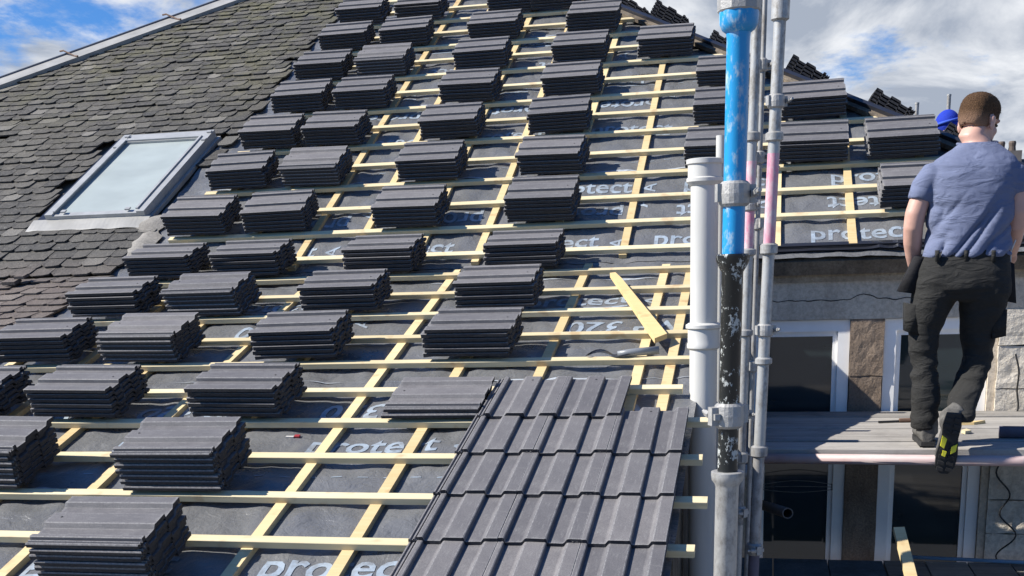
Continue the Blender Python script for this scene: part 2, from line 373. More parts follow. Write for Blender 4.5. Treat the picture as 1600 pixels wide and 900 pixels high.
rows = [(-0.15, 1.44, 0), (0.79, 1.27, 0), (2.54, 1.87, 0), (4.135, 1.71, 0), (3.42, 3.38, 0), (5.05, 1.0, 0), (5.95, 0.75, 0), (6.95, 0.85, 0),
        (2.27, 2.15, 180), (3.93, 3.48, 180), (5.63, 1.75, 180), (1.27, 1.2, 180), (6.5, 1.3, 180)]
for v, u0, rot in rows:
    for k in range(-4, 5):
        u = u0 + 0.9 * k
        if u < -0.8 or u + 0.6 > (2.84 if v < VK else min(hip_r(v) - 0.1, 5.1)): continue
        if random.random() < 0.12 and k: continue
        put_text('VP 320' if (rot == 180 and v < 3) else 'protect', u, v, 0.57, HS, rot, 'printed_word', M['print_'])
        ua = u + 0.72
        if ua < (2.8 if v < VK else hip_r(v) - 0.1) and k % 2 == 0: put_text('A', ua, v - 0.02, 0.13, 0.12, 90, 'printed_letter', M['print_'])
for l in LAPS:
    uend = 2.84 if l < VK else min(hip_r(l) - 0.1, 5.1)
    vs, fs = [], []; u = -0.85; nseg = 0
    while u < uend - 0.05:                                     # dashed lap guide, one printed line
        for a_, t_ in ((0.0, .0003), (0.002, .006), (0.045, .006), (0.047, .0003)):
            vs.append(surf(u + a_, l + 0.155, memb(u + a_, l + 0.155) + 0.0022)); vs.append(surf(u + a_, l + 0.155 + t_, memb(u + a_, l + 0.155 + t_) + 0.0022)); nseg += 1
        u += 0.11
    for i in range(nseg - 1): fs.append((2 * i, 2 * i + 2, 2 * i + 3, 2 * i + 1))
    tag(link('dashed_line', mesh_from('dashed_line', vs, fs), M['print_'], ul))
    vs, fs = [], []
    put_strip(-0.85, uend, l + 0.006, 0.024, 0.014, vs, fs)
    link('lap_edge', mesh_from('lap_edge', vs, fs), M['lap'], ul)
put_text('support', 2.08, 6.08, 0.26, 0.09, 0, 'black_print', M['ink'])

# ---- solid roof deck under it all
bm = bmesh.new()
def deck(fn, quad, t0=-0.075, t1=-0.16):
    hexa(bm, [fn(u, v, t1) for u, v in quad] + [fn(u, v, t0) for u, v in quad])
deck(lo, [(-7.2, -1.25), (2.78, -1.25), (2.78, VK - 0.02), (-7.2, VK - 0.02)])
deck(up, [(-6.8, VK), (5.2, VK), (hip_r(10.6), 10.6), (hip_l(10.6), 10.6)])
bm_obj('roof_deck', bm, M['oldwood'], house)

# ---- battens
ENDS = {-3: 2.95, -2: 2.95, -1: 2.94, 0: 2.934, 1: 2.958, 2: 2.922, 3: 2.935, 4: 2.80, 5: 2.95, 6: 2.96, 7: 2.93, 8: 2.92, 9: 2.96, 10: 2.97}
bmesh_first = None
for k in range(-3, 31):
    v = k * G
    fn = lo if v + 0.05 < VK else up
    e = ENDS.get(k, hip_r(v) - random.uniform(0.0, 0.10))
    l = -0.72 + random.uniform(-0.02, 0.03)
    if k <= 4: l = -0.9
    bm = bmesh.new(); n = 16; sag = random.uniform(0, 10)
    rings = []
    for i in range(n + 1):
        u = l + (e - l) * i / n
        dv = 0.004 * noise.noise((u * 0.9, sag, 0)); dh = 0.002 * noise.noise((u * 1.1, sag, 5))
        tw = 0.0015 * noise.noise((u * 1.3, sag, 9))
        rings.append([bm.verts.new(fn(u, v + dv + a, b + dh + (tw if a > 0.02 else -tw))) for a, b in ((0, -0.027), (0.044, -0.027), (0.044, -0.002), (0.042, 0), (0.002, 0), (0, -0.002))])
    for A, B in zip(rings, rings[1:]):
        for i in range(6): bm.faces.new((A[i], B[i], B[(i + 1) % 6], A[(i + 1) % 6]))
    bm.faces.new(rings[0]); bm.faces.new(rings[-1][::-1])
    bm_obj('batten', bm, M['wood'], house)
def counter(fn, u, v0, v1, w=0.045):
    bm = bmesh.new(); n = 8; rings = []; sd = random.uniform(0, 20)
    for i in range(n + 1):
        v = v0 + (v1 - v0) * i / n; du = 0.004 * noise.noise((v * 0.8, sd, 0))
        rings.append([bm.verts.new(fn(u + du + a, v, b)) for a, b in ((-w / 2, -0.056), (w / 2, -0.056), (w / 2, -0.0275), (-w / 2, -0.0275))])
    for A, B in zip(rings, rings[1:]):
        for i in range(4): bm.faces.new((A[i], B[i], B[(i + 1) % 4], A[(i + 1) % 4]))
    bm.faces.new(rings[0]); bm.faces.new(rings[-1][::-1])
    bm_obj('counter_batten', bm, M['cwood'], house)
for u in COUNTER_LO: counter(lo, u, -1.2, 3.16 + random.uniform(-0.05, 0.05) if u < 2.65 else 3.1)
for u in COUNTER_UP:
    vt = min(10.2, 7.41 - (u - 1.95) / 0.8 - 0.12)
    counter(up, u, 3.25 + random.uniform(0, 0.04) if u < 2.95 else 3.31, vt)
# hip boards on the right hip, one lying on the front slope
def hip_strip(side, d0, d1, h0, h1, va, vb, name, mat, parent, fn=up):
    bm = bmesh.new(); n = 24; rings = []
    for i in range(n + 1):
        v = va + (vb - va) * i / n
        hu = hip_r(v) if side > 0 else hip_l(v)
        rings.append([bm.verts.new(fn(hu - side * d, v, h)) for d, h in ((d0, h0), (d1, h0), (d1, h1), (d0, h1))])
    for A, B in zip(rings, rings[1:]):
        for i in range(4): bm.faces.new((A[i], B[i], B[(i + 1) % 4], A[(i + 1) % 4]))
    bm.faces.new(rings[0]); bm.faces.new(rings[-1][::-1])
    return bm_obj(name, bm, mat, parent)
hip_strip(1, 0.02, 0.075, -0.026, 0.004, 3.35, 10.2, 'hip_batten', M['oldwood'], house)
hip_strip(1, -0.03, 0.02, -0.05, 0.03, 3.3, 10.4, 'hip_underlay', M['gutter'], house)

# ---- right and left slopes round the corners of the hip
hr0, hr1 = up(hip_r(VK), VK, -0.02), up(hip_r(10.6), 10.6, -0.02)
hl0, hl1 = up(hip_l(VK), VK, -0.02), up(hip_l(10.6), 10.6, -0.02)
D = Vector((0, 6.0, 0))
bm = bmesh.new()
hexa(bm, [hr0 - Vector((0, 0, .1)), hr0 + D - Vector((0, 0, .1)), hr1 + D - Vector((0, 0, .1)), hr1 - Vector((0, 0, .1)), hr0, hr0 + D, hr1 + D, hr1])
bm_obj('side_underlay', bm, M['under'], house)
bm = bmesh.new()
hexa(bm, [hl0 - Vector((0, 0, .1)), hl1 - Vector((0, 0, .1)), hl1 + D - Vector((0, 0, .1)), hl0 + D - Vector((0, 0, .1)), hl0, hl1, hl1 + D, hl0 + D])
bm_obj('side_slates', bm, M['slate'], house)

# ---- old slates on the left
SKY = (-1.82, -1.055, 4.0, 5.34)
bm = bmesh.new()
gauge = 0.112
j = 0; v = -1.25
while v < 10.3:
    left = max(-7.0, hip_l(v) + 0.05) if v > VK else -6.9
    u = -0.93 + random.uniform(-0.05, 0.07)
    fn = lo if v < VK else up
    while u > left:
        w = random.uniform(0.10, 0.185)
        ul_ = max(u - w, left - 0.02)
        if not (SKY[0] - 0.1 < u and ul_ < SKY[1] + 0.02 and SKY[2] - 0.10 < v < SKY[3] + 0.0) and random.random() > 0.004:
            L = gauge + random.uniform(0.085, 0.11)
            a = random.uniform(-0.010, 0.008); b = a + random.uniform(-0.007, 0.007)       # ragged tails
            t = random.uniform(0.008, 0.012); hb = random.uniform(-0.046, -0.041); lift = random.uniform(0.002, 0.009) + (random.uniform(0.0, 0.008) if random.random() < 0.08 else 0)
            g = random.uniform(0.0005, 0.004)
            va, vb = v + a, v + b
            vt = v + L
            if v < VK < vt: vt = min(vt, VK + 0.03)
            und = 0.010 * noise.noise((u * 1.1, v * 1.2, 4))
            F = lambda uu, vv, hh: fn(uu, vv, hh + und)
            ua, ub = ul_ + g, u
            ch = random.uniform(0.012, 0.045)
            q = [(ua, va + random.uniform(0.012, 0.040)), (ua + ch, va), (ub - random.uniform(0.008, 0.040), vb), (ub, vb + random.uniform(0.008, 0.038)), (ub, vt), (ua, vt)]
            top = []; bot = []
            for (x, y) in q:
                back = y > v + 0.1
                h = (hb if back else hb + 0.012 + lift)
                top.append(bm.verts.new(F(x, y, h + t))); bot.append(bm.verts.new(F(x, y, h)))
            bm.faces.new(top)
            for i in range(4):
                bm.faces.new((top[i], bot[i], bot[i + 1], top[i + 1]))
            bm.faces.new((top[5], bot[5], bot[0], top[0]))
        u = ul_
    v += gauge * random.uniform(0.96, 1.04); j += 1
slates = bm_obj('slate_covering', bm, M['slate'], house)
tag(slates, 'weathered grey slates with moss and lichen')
# mortar fillet by the skylight and along the cut edge
def blob(fn, u, v, ru, rv, hh, seed):
    bm = bmesh.new(); n = 14; c = bm.verts.new(fn(u, v, hh)); ring = []
    for i in range(n):
        a = 2 * pi * i / n; r = 1 + 0.35 * noise.noise((cos(a) * 1.5, sin(a) * 1.5, seed))
        ring.append(bm.verts.new(fn(u + ru * r * cos(a), v + rv * r * sin(a), -0.03)))
    mid = [bm.verts.new((ring[i].co + c.co) / 2 + (c.co - fn(u, v, 0)) * 0.4) for i in range(n)]
    for i in range(n):
        k = (i + 1) % n
        bm.faces.new((ring[i], ring[k], mid[k], mid[i])); bm.faces.new((mid[i], mid[k], c))
    bm_obj('mortar_patch', bm, M['mortar'], house, True)
blob(up, -0.98, 3.93, 0.13, 0.14, 0.008, 1); blob(up, -0.93, 3.65, 0.10, 0.2, 0.002, 2); blob(lo, -0.6, 3.12, 0.09, 0.1, -0.02, 3); blob(lo, 0.02, 3.05, 0.16, 0.09, -0.02, 5)
# broken slate lying below the skylight
bm = bmesh.new(); boxs(bm, lo, -1.62, -1.53, 3.05, 3.13, -0.01, 0.012); boxs(bm, lo, -1.56, -1.49, 3.10, 3.16, 0.012, 0.03)
bm_obj('broken_slate', bm, M['slate'], house)

# ---- lead flashing on the left hip with straps and a dark roll
fl = hip_strip(-1, -0.02, 0.24, -0.03, 0.012, VK, 10.3, 'hip_flashing', M['lead'], house)
bm = bmesh.new()
tube_path(bm, [up(hip_l(v) - 0.015, v, 0.012) for v in (VK, 5, 6.5, 8, 9.3, 10.4)], 0.014, 10)
bm_obj('ridge_roll', bm, M['ridge'], fl)
for v in (6.0, 7.42, 8.27, 9.05):
    bm = bmesh.new()
    pts = [up(hip_l(v) - 0.07, v + 0.02, 0.04), up(hip_l(v) - 0.02, v, 0.05), up(hip_l(v) + 0.05, v - 0.03, 0.03), up(hip_l(v) + 0.12, v - 0.07, 0.016), up(hip_l(v) + 0.17, v - 0.10, 0.022)]
    tube_path(bm, pts, 0.008, 6)
    bm_obj('strap', bm, M['strap'], fl)

# ---- skylight
sk = up((SKY[0] + SKY[1]) / 2, SKY[2])
bm = bmesh.new()
u0, u1, w0, w1 = SKY
fw = 0.058; ht = 0.036
boxs(bm, up, u0, u0 + fw, w0, w1, -0.05, ht); boxs(bm, up, u1 - fw, u1, w0, w1, -0.05, ht)
boxs(bm, up, u0 + fw, u1 - fw, w1 - 0.14, w1, -0.05, ht - 0.003); boxs(bm, up, u0 + fw, u1 - fw, w0, w0 + 0.05, -0.05, ht - 0.012)
bevel(bm, 0.006, 2)
skl = bm_obj('skylight', bm, M['skyframe'], house)
tag(skl, 'grey metal roof window with pale glass set in the old slates')
bm = bmesh.new(); boxs(bm, up, u0 + fw - 0.005, u1 - fw + 0.005, w0 + 0.045, w1 - 0.135, -0.01, 0.016)
bm_obj('pane', bm, M['skyglass'], skl)
bm = bmesh.new()
boxs(bm, up, u0 + 0.055, u0 + 0.072, w0 + 0.03, w1 - 0.12, 0.037, 0.046); boxs(bm, up, u1 - 0.072, u1 - 0.055, w0 + 0.03, w1 - 0.12, 0.037, 0.046)
boxs(bm, up, u0 + 0.055, u1 - 0.055, w1 - 0.128, w1 - 0.112, 0.035, 0.044)
for (a, b) in ((u0 + 0.03, w1 - 0.06), (u1 - 0.04, w1 - 0.06), (u0 + 0.02, w1 - 0.25), (u1 - 0.03, w1 - 0.2), (u0 + 0.12, w0 + 0.02), (u1 - 0.15, w0 + 0.02)):
    boxs(bm, up, a, a + 0.035, b, b + 0.03, 0.0365, 0.046)
bevel(bm, 0.003); bm_obj('trim', bm, M['skyframe'], skl)
bm = bmesh.new()      # lead apron
n = 30; ra = []; rb = []
for i in range(n + 1):
    u = u0 - 0.10 + (u1 - u0 + 0.14) * i / n
    ra.append(bm.verts.new(up(u, w0 + 0.002, 0.0))); rb.append(bm.verts.new(up(u, w0 - 0.13 + 0.014 * noise.noise((u * 6, 0, 3)), -0.012 + 0.008 * noise.noise((u * 9, 1, 3)))))
for i in range(n): bm.faces.new((ra[i], ra[i + 1], rb[i + 1], rb[i]))
ex = bmesh.ops.extrude_face_region(bm, geom=bm.faces[:])
bmesh.ops.translate(bm, verts=[e for e in ex['geom'] if isinstance(e, bmesh.types.BMVert)], vec=(0, -0.002, -0.005))
bm_obj('apron', bm, mat=M['lead'], parent=skl, smooth=False)
for s in (0, 1):
    bm = bmesh.new()
    if s: boxs(bm, up, u1 + 0.003, u1 + 0.03, w0 - 0.03, w1 + 0.01, -0.05, -0.02)
    else: boxs(bm, up, u0 - 0.09, u0 - 0.003, w0 - 0.05, w1 + 0.05, -0.05, -0.012)
    bm_obj('side_flashing', bm, M['gutter'] if s == 0 else M['lead'], skl)

# ---- front wall under the eave, with two windows
WY = 3.22
ZB = -4.5
def wbox(name, parts, mat, bev=0.0, parent=None):
    bm = bmesh.new()
    for p in parts: boxw(bm, *p)
    if bev: bevel(bm, bev, 2)
    return bm_obj(name, bm, mat, parent or house)
wbox('wall', [(2.795, 5.18, WY, WY + 0.3, 0.565, 0.776), (2.795, 5.18, WY, WY + 0.3, ZB, -1.10), (2.795, 3.05, WY, WY + 0.3, -1.10, 0.565)], M['plaster'])
wbox('cornice', [(2.795, 5.2, WY - 0.035, WY + 0.28, 0.845, 0.93), (2.795, 5.2, WY - 0.02, WY + 0.28, 0.79, 0.8449), (2.795, 5.2, WY - 0.012, WY + 0.28, 0.7765, 0.7899)], M['cornice'], 0.008)
mul = wbox('mullion', [(3.615, 3.80, WY + 0.004, WY + 0.3, -1.0999, -0.2), (3.617, 3.798, WY + 0.006, WY + 0.3, -0.1995, 0.24), (3.614, 3.801, WY + 0.003, WY + 0.3, 0.2405, 0.5645)], M['brown'], 0.012)
# roughen a box mesh
def roughen(o, cut, amp, sc):
    bm = bmesh.new(); bm.from_mesh(o.data)
    bmesh.ops.triangulate(bm, faces=[f for f in bm.faces if len(f.verts) > 4])
    for _ in range(cut): bmesh.ops.subdivide_edges(bm, edges=[e for e in bm.edges if e.calc_length() > 0.03], cuts=1, use_grid_fill=True)
    for v in bm.verts:
        p = v.co * sc; v.co += v.normal * amp * (noise.noise(p) + 0.5 * noise.noise(p * 2.7))
    bm.to_mesh(o.data); bm.free()
roughen(mul, 3, 0.005, 16)
blocks = []
z = 0.60; row = 0
while z > ZB:
    hgt = random.choice((0.2, 0.24, 0.28)) if z > -1.5 else 1.0
    x = 4.415 + (0.0 if row % 2 else 0.0)
    ws = [0.32, 0.45] if row % 2 else [0.5, 0.27]
    for w in ws:
        blocks.append((x, min(x + w - 0.007, 5.18), WY - 0.02 - random.uniform(0, 0.012), WY + 0.28, max(z - hgt + 0.007, ZB), z)); x += w
    z -= hgt; row += 1
stone = wbox('stonework', [b for b in blocks if b[0] < 5.15], M['block'], 0.012)
roughen(stone, 3, 0.007, 14)
wbox('mortar_bed', [(4.40, 5.17, WY + 0.005, WY + 0.27, ZB, 0.5645)], M['mortar'])
wbox('stone_edge', [(4.372, 4.414, WY - 0.008, WY + 0.2, -1.0999, 0.5645)], M['plaster'], 0.005)
# crack in the render
bm = bmesh.new(); cr = []
x = 3.12
while x < 4.25:
    zc = 0.675 + 0.022 * noise.noise((x * 5, 1, 1)) + 0.012 * noise.noise((x * 17, 4, 1)) + (0.03 if 3.6 < x < 3.75 else 0) * (1 - abs(x - 3.675) / 0.075)
    cr.append((x, zc, 0.0022 + 0.002 * abs(noise.noise((x * 9, 0, 0))))); x += 0.018
top = [bm.verts.new((a, WY - 0.0015, b + c)) for a, b, c in cr]; bot = [bm.verts.new((a, WY - 0.0015, b - c)) for a, b, c in cr]
for i in range(len(cr) - 1): bm.faces.new((bot[i], bot[i + 1], top[i + 1], top[i]))
bm_obj('crack', bm, M['ink'], house)

def window(x0, x1, z0, z1, label, fr):
    bm = bmesh.new(); y0, y1 = WY + 0.022, WY + 0.10
    for (a, b, c, d) in ((x0, x0 + fr, z0, z1), (x1 - fr, x1, z0, z1), (x0 + fr, x1 - fr, z1 - fr, z1), (x0 + fr, x1 - fr, z0, z0 + fr)):
        boxw(bm, a, b, y0, y1, c, d)
    i0, i1, k0, k1 = x0 + fr, x1 - fr, z0 + fr, z1 - fr; s = 0.028
    for (a, b, c, d) in ((i0 + .001, i0 + s, k0, k1), (i1 - s, i1 - .001, k0, k1), (i0 + s, i1 - s, k1 - s, k1 - .001), (i0 + s, i1 - s, k0 + .001, k0 + s)):
        boxw(bm, a, b, y0 + 0.018, y1 - 0.01, c, d)
    bevel(bm, 0.004, 2)
    w = bm_obj('window', bm, M['upvc'], house); tag(w, label)
    bm = bmesh.new(); boxw(bm, i0 + s * 0.6, i1 - s * 0.6, y0 + 0.035, y0 + 0.055, k0 + s * 0.6, k1 - s * 0.6)
    bm_obj('pane', bm, M['glass'], w)
    return w
window(3.052, 3.612, -1.098, 0.562, 'white framed window behind the scaffold poles', 0.066)
window(3.803, 4.37, -1.098, 0.562, 'white framed window behind the standing man', 0.066)
# dim room behind the panes so that the glass has depth
wbox('room_wall', [(3.0, 4.45, WY + 0.9, WY + 0.95, -1.15, 0.6)], M['brown'])
# ---- gutter and draped underlay at the eave
gy, gz = 3.215, 0.985
prof = [(0.10, 0.0), (0.10, -0.075), (0.06, -0.085), (-0.02, -0.083), (-0.05, -0.06), (-0.058, -0.012), (-0.064, -0.006), (-0.058, 0.0), (-0.048, -0.006), (-0.04, -0.055), (-0.015, -0.07), (0.06, -0.07), (0.088, -0.06), (0.088, 0.0)]
bm = bmesh.new(); rg = []
for x in (2.985, 3.6, 4.2, 4.8, 5.25):
    rg.append([bm.verts.new((x, gy + a, gz + b)) for a, b in prof])
for A, B in zip(rg, rg[1:]):
    for i in range(len(prof)): bm.faces.new((A[i], B[i], B[(i + 1) % len(prof)], A[(i + 1) % len(prof)]))
bm.faces.new(rg[0]); bm.faces.new(rg[-1][::-1])
bm_obj('gutter', bm, M['gutter'], house)
bm = bmesh.new(); ra = []
for i in range(90):
    u = 2.97 + i * 0.025
    bumpy = 0.02 * max(0, noise.noise((u * 6, 2, 2))) + (0.05 * max(0, noise.noise((u * 22, 5, 0))) if 3.7 < u < 4.0 else 0)
    ra.append([bm.verts.new(up(u, 3.36, -0.03)), bm.verts.new(up(u, 3.315, -0.028 + bumpy)), bm.verts.new(up(u, 3.275, -0.035 + bumpy * 0.6)), bm.verts.new(Vector((u, gy + 0.02, gz + 0.004)))])
for A, B in zip(ra, ra[1:]):
    for i in range(3): bm.faces.new((A[i], A[i + 1], B[i + 1], B[i]))
ex = bmesh.ops.extrude_face_region(bm, geom=bm.faces[:])
bmesh.ops.translate(bm, verts=[e for e in ex['geom'] if isinstance(e, bmesh.types.BMVert)], vec=(0, 0.003, -0.006))
bm_obj('eave_membrane', bm, M['gutter'], house)
# ---- cheek under the verge, with old boards, and the rest of the walls
bm = bmesh.new()
for i in range(14):
    ya = -0.55 + i * 0.27; yb = ya + 0.264
    x1 = 2.79 + random.uniform(-0.008, 0.012)
    hexa(bm, [(2.66, ya, ZB), (x1, ya, ZB), (x1, yb, ZB), (2.66, yb, ZB),
              (2.66, ya, ya * math.tan(TH1) - 0.085), (x1, ya, ya * math.tan(TH1) - 0.085), (x1, yb, yb * math.tan(TH1) - 0.085), (2.66, yb, yb * math.tan(TH1) - 0.085)])
ck = bm_obj('cheek_boarding', bm, M['oldwood'], house)
wbox('lower_wall', [(-7.0, 2.64, -0.95, -0.65, ZB, -0.47), (-7.05, -6.8, -0.64, 9.0, ZB, -0.47), (4.9, 5.17, WY + 0.31, 9.0, ZB, 0.8)], M['plaster'])

# ================================================================== ROOF TILES
TL, TW, STEP = 0.415, 0.314, 0.0238
PROF = [(0, .005), (.003, .010), (.008, .010), (.010, .005), (.016, .005), (.018, .0105), (.023, .0105), (.025, .005), (.0305, .005), (.032, .016), (.035, .0186), (.0375, .0186), (.0465, .0186),
        (.049, .0186), (.053, .0165), (.056, .003), (.109, .003), (.114, .0045), (.124, .0170), (.129, .0186), (.1325, .0186), (.1895, .0186), (.193, .0186), (.197, .0165), (.200, .003), (.251, .003), (.256, .0045), (.266, .0170), (.271, .0186), (.2745, .0186), (.309, .0186), (.312, .0186), (.314, .017)]
CREST = (.035, .049, .129, .193, .271, .312, .018, .003)
def tile_mesh(seed, light):
    rnd = random.Random(seed); bm = bmesh.new()
    n = len(PROF)
    th = 0.014
    ys = [0.0, 0.012, 0.05, 0.062, 0.21, 0.35, 0.362, TL - 0.012, TL]
    rings = []
    for j, y in enumerate(ys):
        rib = 0.009 if j in (2, 3, 5, 6) else 0.0
        chip = lambda: rnd.uniform(-0.0022, 0.0022)
        ring = []
        for i, (x, h) in enumerate(PROF):
            yy = y + (chip() if j in (0, len(ys) - 1) else 0)
            ring.append(bm.verts.new((x, yy, h)))
        for i in range(n - 1, -1, -1):
            x, h = PROF[i]
            xx = x
            t_ = th + (rib if 0.04 < x < 0.29 else 0) + (0.004 if j < 2 and x > 0.031 else 0)
            if x < 0.031: t_ = min(t_, 0.0115)
            ring.append(bm.verts.new((xx, y + (0.001 if j == 0 else 0), h - t_)))
        rings.append(ring)
    N = 2 * n
    for A, B in zip(rings, rings[1:]):
        for i in range(N):
            f_ = bm.faces.new((A[i], A[(i + 1) % N], B[(i + 1) % N], B[i]))
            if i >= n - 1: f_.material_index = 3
    bm.faces.ensure_lookup_table()
    for ring, rev in ((rings[0], False), (rings[-1], True)):
        for i in range(n - 1):
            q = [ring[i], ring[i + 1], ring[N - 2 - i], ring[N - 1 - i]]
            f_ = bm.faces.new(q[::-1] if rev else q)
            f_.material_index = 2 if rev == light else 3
    # nail hole shown as a small dark plug near the head
    lathe(bm, [(0, 0.0045), (0.0008, 0.0045)], (0.165, TL - 0.045, 0.0189), Vector((0, 0, 1)), 8)
    bmesh.ops.recalc_face_normals(bm, faces=bm.faces[:])
    me = bpy.data.meshes.new('roof_tile'); bm.to_mesh(me); bm.free()
    wr_ = me.attributes.new('glint_wear', 'FLOAT', 'POINT')           # arrises and ends paled: edge glints painted in along with wear
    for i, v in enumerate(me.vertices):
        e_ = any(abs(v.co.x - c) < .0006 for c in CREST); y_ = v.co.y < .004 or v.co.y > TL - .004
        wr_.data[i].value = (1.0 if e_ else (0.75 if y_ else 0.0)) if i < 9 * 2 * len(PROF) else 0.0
    me.materials.append(M['tile']); me.materials.append(M['ink']); me.materials.append(M['tile_sunlit_end']); me.materials.append(M['tile_shaded_side'])
    for p in me.polygons[-10:]: p.material_index = 1
    return me
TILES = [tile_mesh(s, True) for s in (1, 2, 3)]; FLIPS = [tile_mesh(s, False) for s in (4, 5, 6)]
def frame(fn, u, v, h, zrot=0.0, tilt=0.0, mode='laid'):
    o = fn(u, v, h); eu = Vector((1, 0, 0)); ev = (fn(u, v + 1e-3, h) - fn(u, v, h)).normalized(); en = eu.cross(ev)
    if mode == 'laid': X, Y = eu, ev
    elif mode == 'stack': X, Y = ev, -eu
    else: X, Y = -ev, eu
    R = Matrix((X, Y, en)).transposed()
    R = R @ Matrix.Rotation(tilt, 3, 'X') @ Matrix.Rotation(zrot, 3, 'Z')
    return Matrix.Translation(o) @ R.to_4x4()
def tile_obj(mat, label, group, me=None):
    o = bpy.data.objects.new('roof_tile', me or random.choice(TILES)); COL.objects.link(o); o.matrix_world = mat
    return tag(o, label, 'roof tile', group, 'thing')
# right-hand slope frame (X' along the slope's own battens = +Y of the world)
RN = Vector((0.51436748, 0, 0.85756988)); RS = Vector((-0.85756988, 0, 0.51436748))
R0 = up(hip_r(VK), VK)
def rslope(y, s, h):   # y along +Y, s up the slope
    return Vector((R0.x, y, R0.z)) + RS * s + RN * h

ORD = ['top', 'second', 'third', 'fourth', 'fifth', 'sixth', 'bottom']
LEFT = {'L4': ['leftmost', 'second', 'third', 'fourth']}
ROWN = {-1: 'lowest', 1: 'second-lowest', 3: 'third-lowest', 5: 'fourth', 7: 'fifth', 9: 'sixth', 11: 'seventh', 13: 'eighth', 15: 'ninth', 17: 'tenth', 19: 'eleventh', 21: 'twelfth', 23: 'thirteenth'}
# (left u of the stack, number of tiles, special locator)
ST = {
    -1: [(0.733, 7, None)],
    1: [(-0.195, 7, 'left'), (0.695, 7, 'right')],
    3: [(-0.705, 6, 'leftmost'), (-0.1, 6, 'second'), (0.685, 6, 'third')],
    5: [(-0.735, 6, 0), (-0.135, 6, 0), (0.69, 6, 0), (1.565, 6, 0)],
    7: [(-0.685, 6, 0), (-0.085, 6, 0), (0.7, 6, 0), (1.56, 6, 0)],
    9: [(-0.68, 6, 0), (-0.12, 6, 0), (0.72, 6, 0), (1.56, 6, 0)],
    11: [(-0.715, 6, 0), (-0.18, 6, 0), (0.72, 6, 0), (1.57, 7, 0), (3.76, 6, 'S:at the elbow of the man in blue')],
    13: [(-0.675, 6, 0), (-0.135, 6, 0), (0.7, 6, 0), (1.54, 6, 0), (2.62, 6, 'S:lowest of three behind the blue pole'), (3.195, 6, 'S:lower of two right of the pink pole'), (3.725, 6, "S:beside the man's head")],
    15: [(-0.675, 6, 0), (-0.17, 6, 0), (0.7, 6, 0), (1.475, 6, 0), (2.63, 6, 'S:middle of three behind the blue pole'), (3.195, 6, 'S:upper of two right of the pink pole')],
    17: [(-0.67, 6, 0), (-0.145, 6, 0), (0.7, 6, 0), (1.485, 6, 0), (2.62, 5, 'S:uppermost of three behind the blue pole')],
    19: [(-0.695, 6, 0), (-0.165, 6, 0), (0.66, 6, 0), (1.455, 6, 0), (2.12, 6, 'S:nearest the top of the right hip')],
    21: [(-0.695, 6, 0), (-0.155, 6, 0), (0.64, 6, 0), (1.475, 7, 0)],
    23: [(-0.71, 6, 0), (-0.165, 6, 0), (0.665, 6, 0), (1.07, 6, 0)],
}
far_mats = []
for k, lst in ST.items():
    for ci, (ul0, cnt, loc) in enumerate(lst):
        fn = lo if k * G + 0.2 < VK else up
        v0 = k * G + 0.006
        mode = 'stack' if (k in (-1, 1) or (k in (5, 7, 13, 19) and ci == 1)) else 'flip'
        if k == 3: mode = 'flip'
        zr = radians(random.uniform(-2.2, 2.2)); ln_u, ln_v = random.uniform(-.0022, .0022), random.uniform(-.0012, .0012)
        if loc is None: where = 'in the lowest stack by the bottom edge'
        elif isinstance(loc, str) and loc.startswith('S:'): where = 'in the stack ' + loc[2:]
        elif isinstance(loc, str): where = 'in the %s stack of the %s row' % (loc, ROWN[k])
        else: where = 'in the %s stack of the %s row up' % (LEFT['L4'][ci], ROWN[k])
        hoff = 0.0245
        for i in range(cnt):
            du, dv = random.uniform(-0.007, 0.007) + ln_u * i, random.uniform(-0.004, 0.004) + ln_v * i
            if i == cnt - 1 and random.random() < 0.4: du += random.uniform(-0.012, 0.012)
            if mode == 'stack': mt = frame(fn, ul0 + TL + du, v0 + dv, hoff + i * STEP, zr + radians(random.uniform(-.5, .5)), 0, 'stack')
            else: mt = frame(fn, ul0 + du, v0 + TW + dv, hoff + i * STEP, zr + radians(random.uniform(-.5, .5)), 0, 'flip')
            if k >= 21: far_mats.append((mt, FLIPS if mode == 'flip' else TILES)); continue
            t = cnt - 1 - i
            nm = 'top' if t == 0 else ('bottom' if i == 0 else ORD[t] + ' from top')
            tile_obj(mt, 'dark tile, %s, %s' % (nm, where), 'dark concrete tiles stacked across the battens', random.choice(FLIPS) if mode == 'flip' else None)
# two loose tiles beside the laid courses
for i in range(2):
    mt = frame(lo, 1.555 + 0.012 * i + TL, 3 * G + 0.004 + 0.006 * i, 0.0245 + i * STEP, radians(0.8 - i), 0, 'stack')
    tile_obj(mt, ('upper' if i else 'lower') + ' of two dark tiles lying beside the laid tiles', 'dark concrete tiles stacked across the battens')
# stacks beyond the right hip, standing on the side slope
for (x, y, n, rz) in ((1.81, 7.40, 6, 0), (2.19, 6.75, 7, 2), (2.71, 6.44, 6, -1), (3.31, 5.52, 6, 3), (3.88, 5.13, 7, 1), (4.35, 4.55, 5, -3)):
    s = (R0.x - x) / 0.85756988
    for i in range(n):
        o = rslope(y, s - 0.165, 0.03 + i * STEP)
        R = Matrix((RS, Vector((0, -1, 0)), RN)).transposed() @ Matrix.Rotation(radians(rz), 3, 'Z')
        # tile length runs back along +Y, its profiled end faces the viewer
        far_mats.append((Matrix.Translation(o + Vector((0, TL, 0))) @ R.to_4x4(), FLIPS))
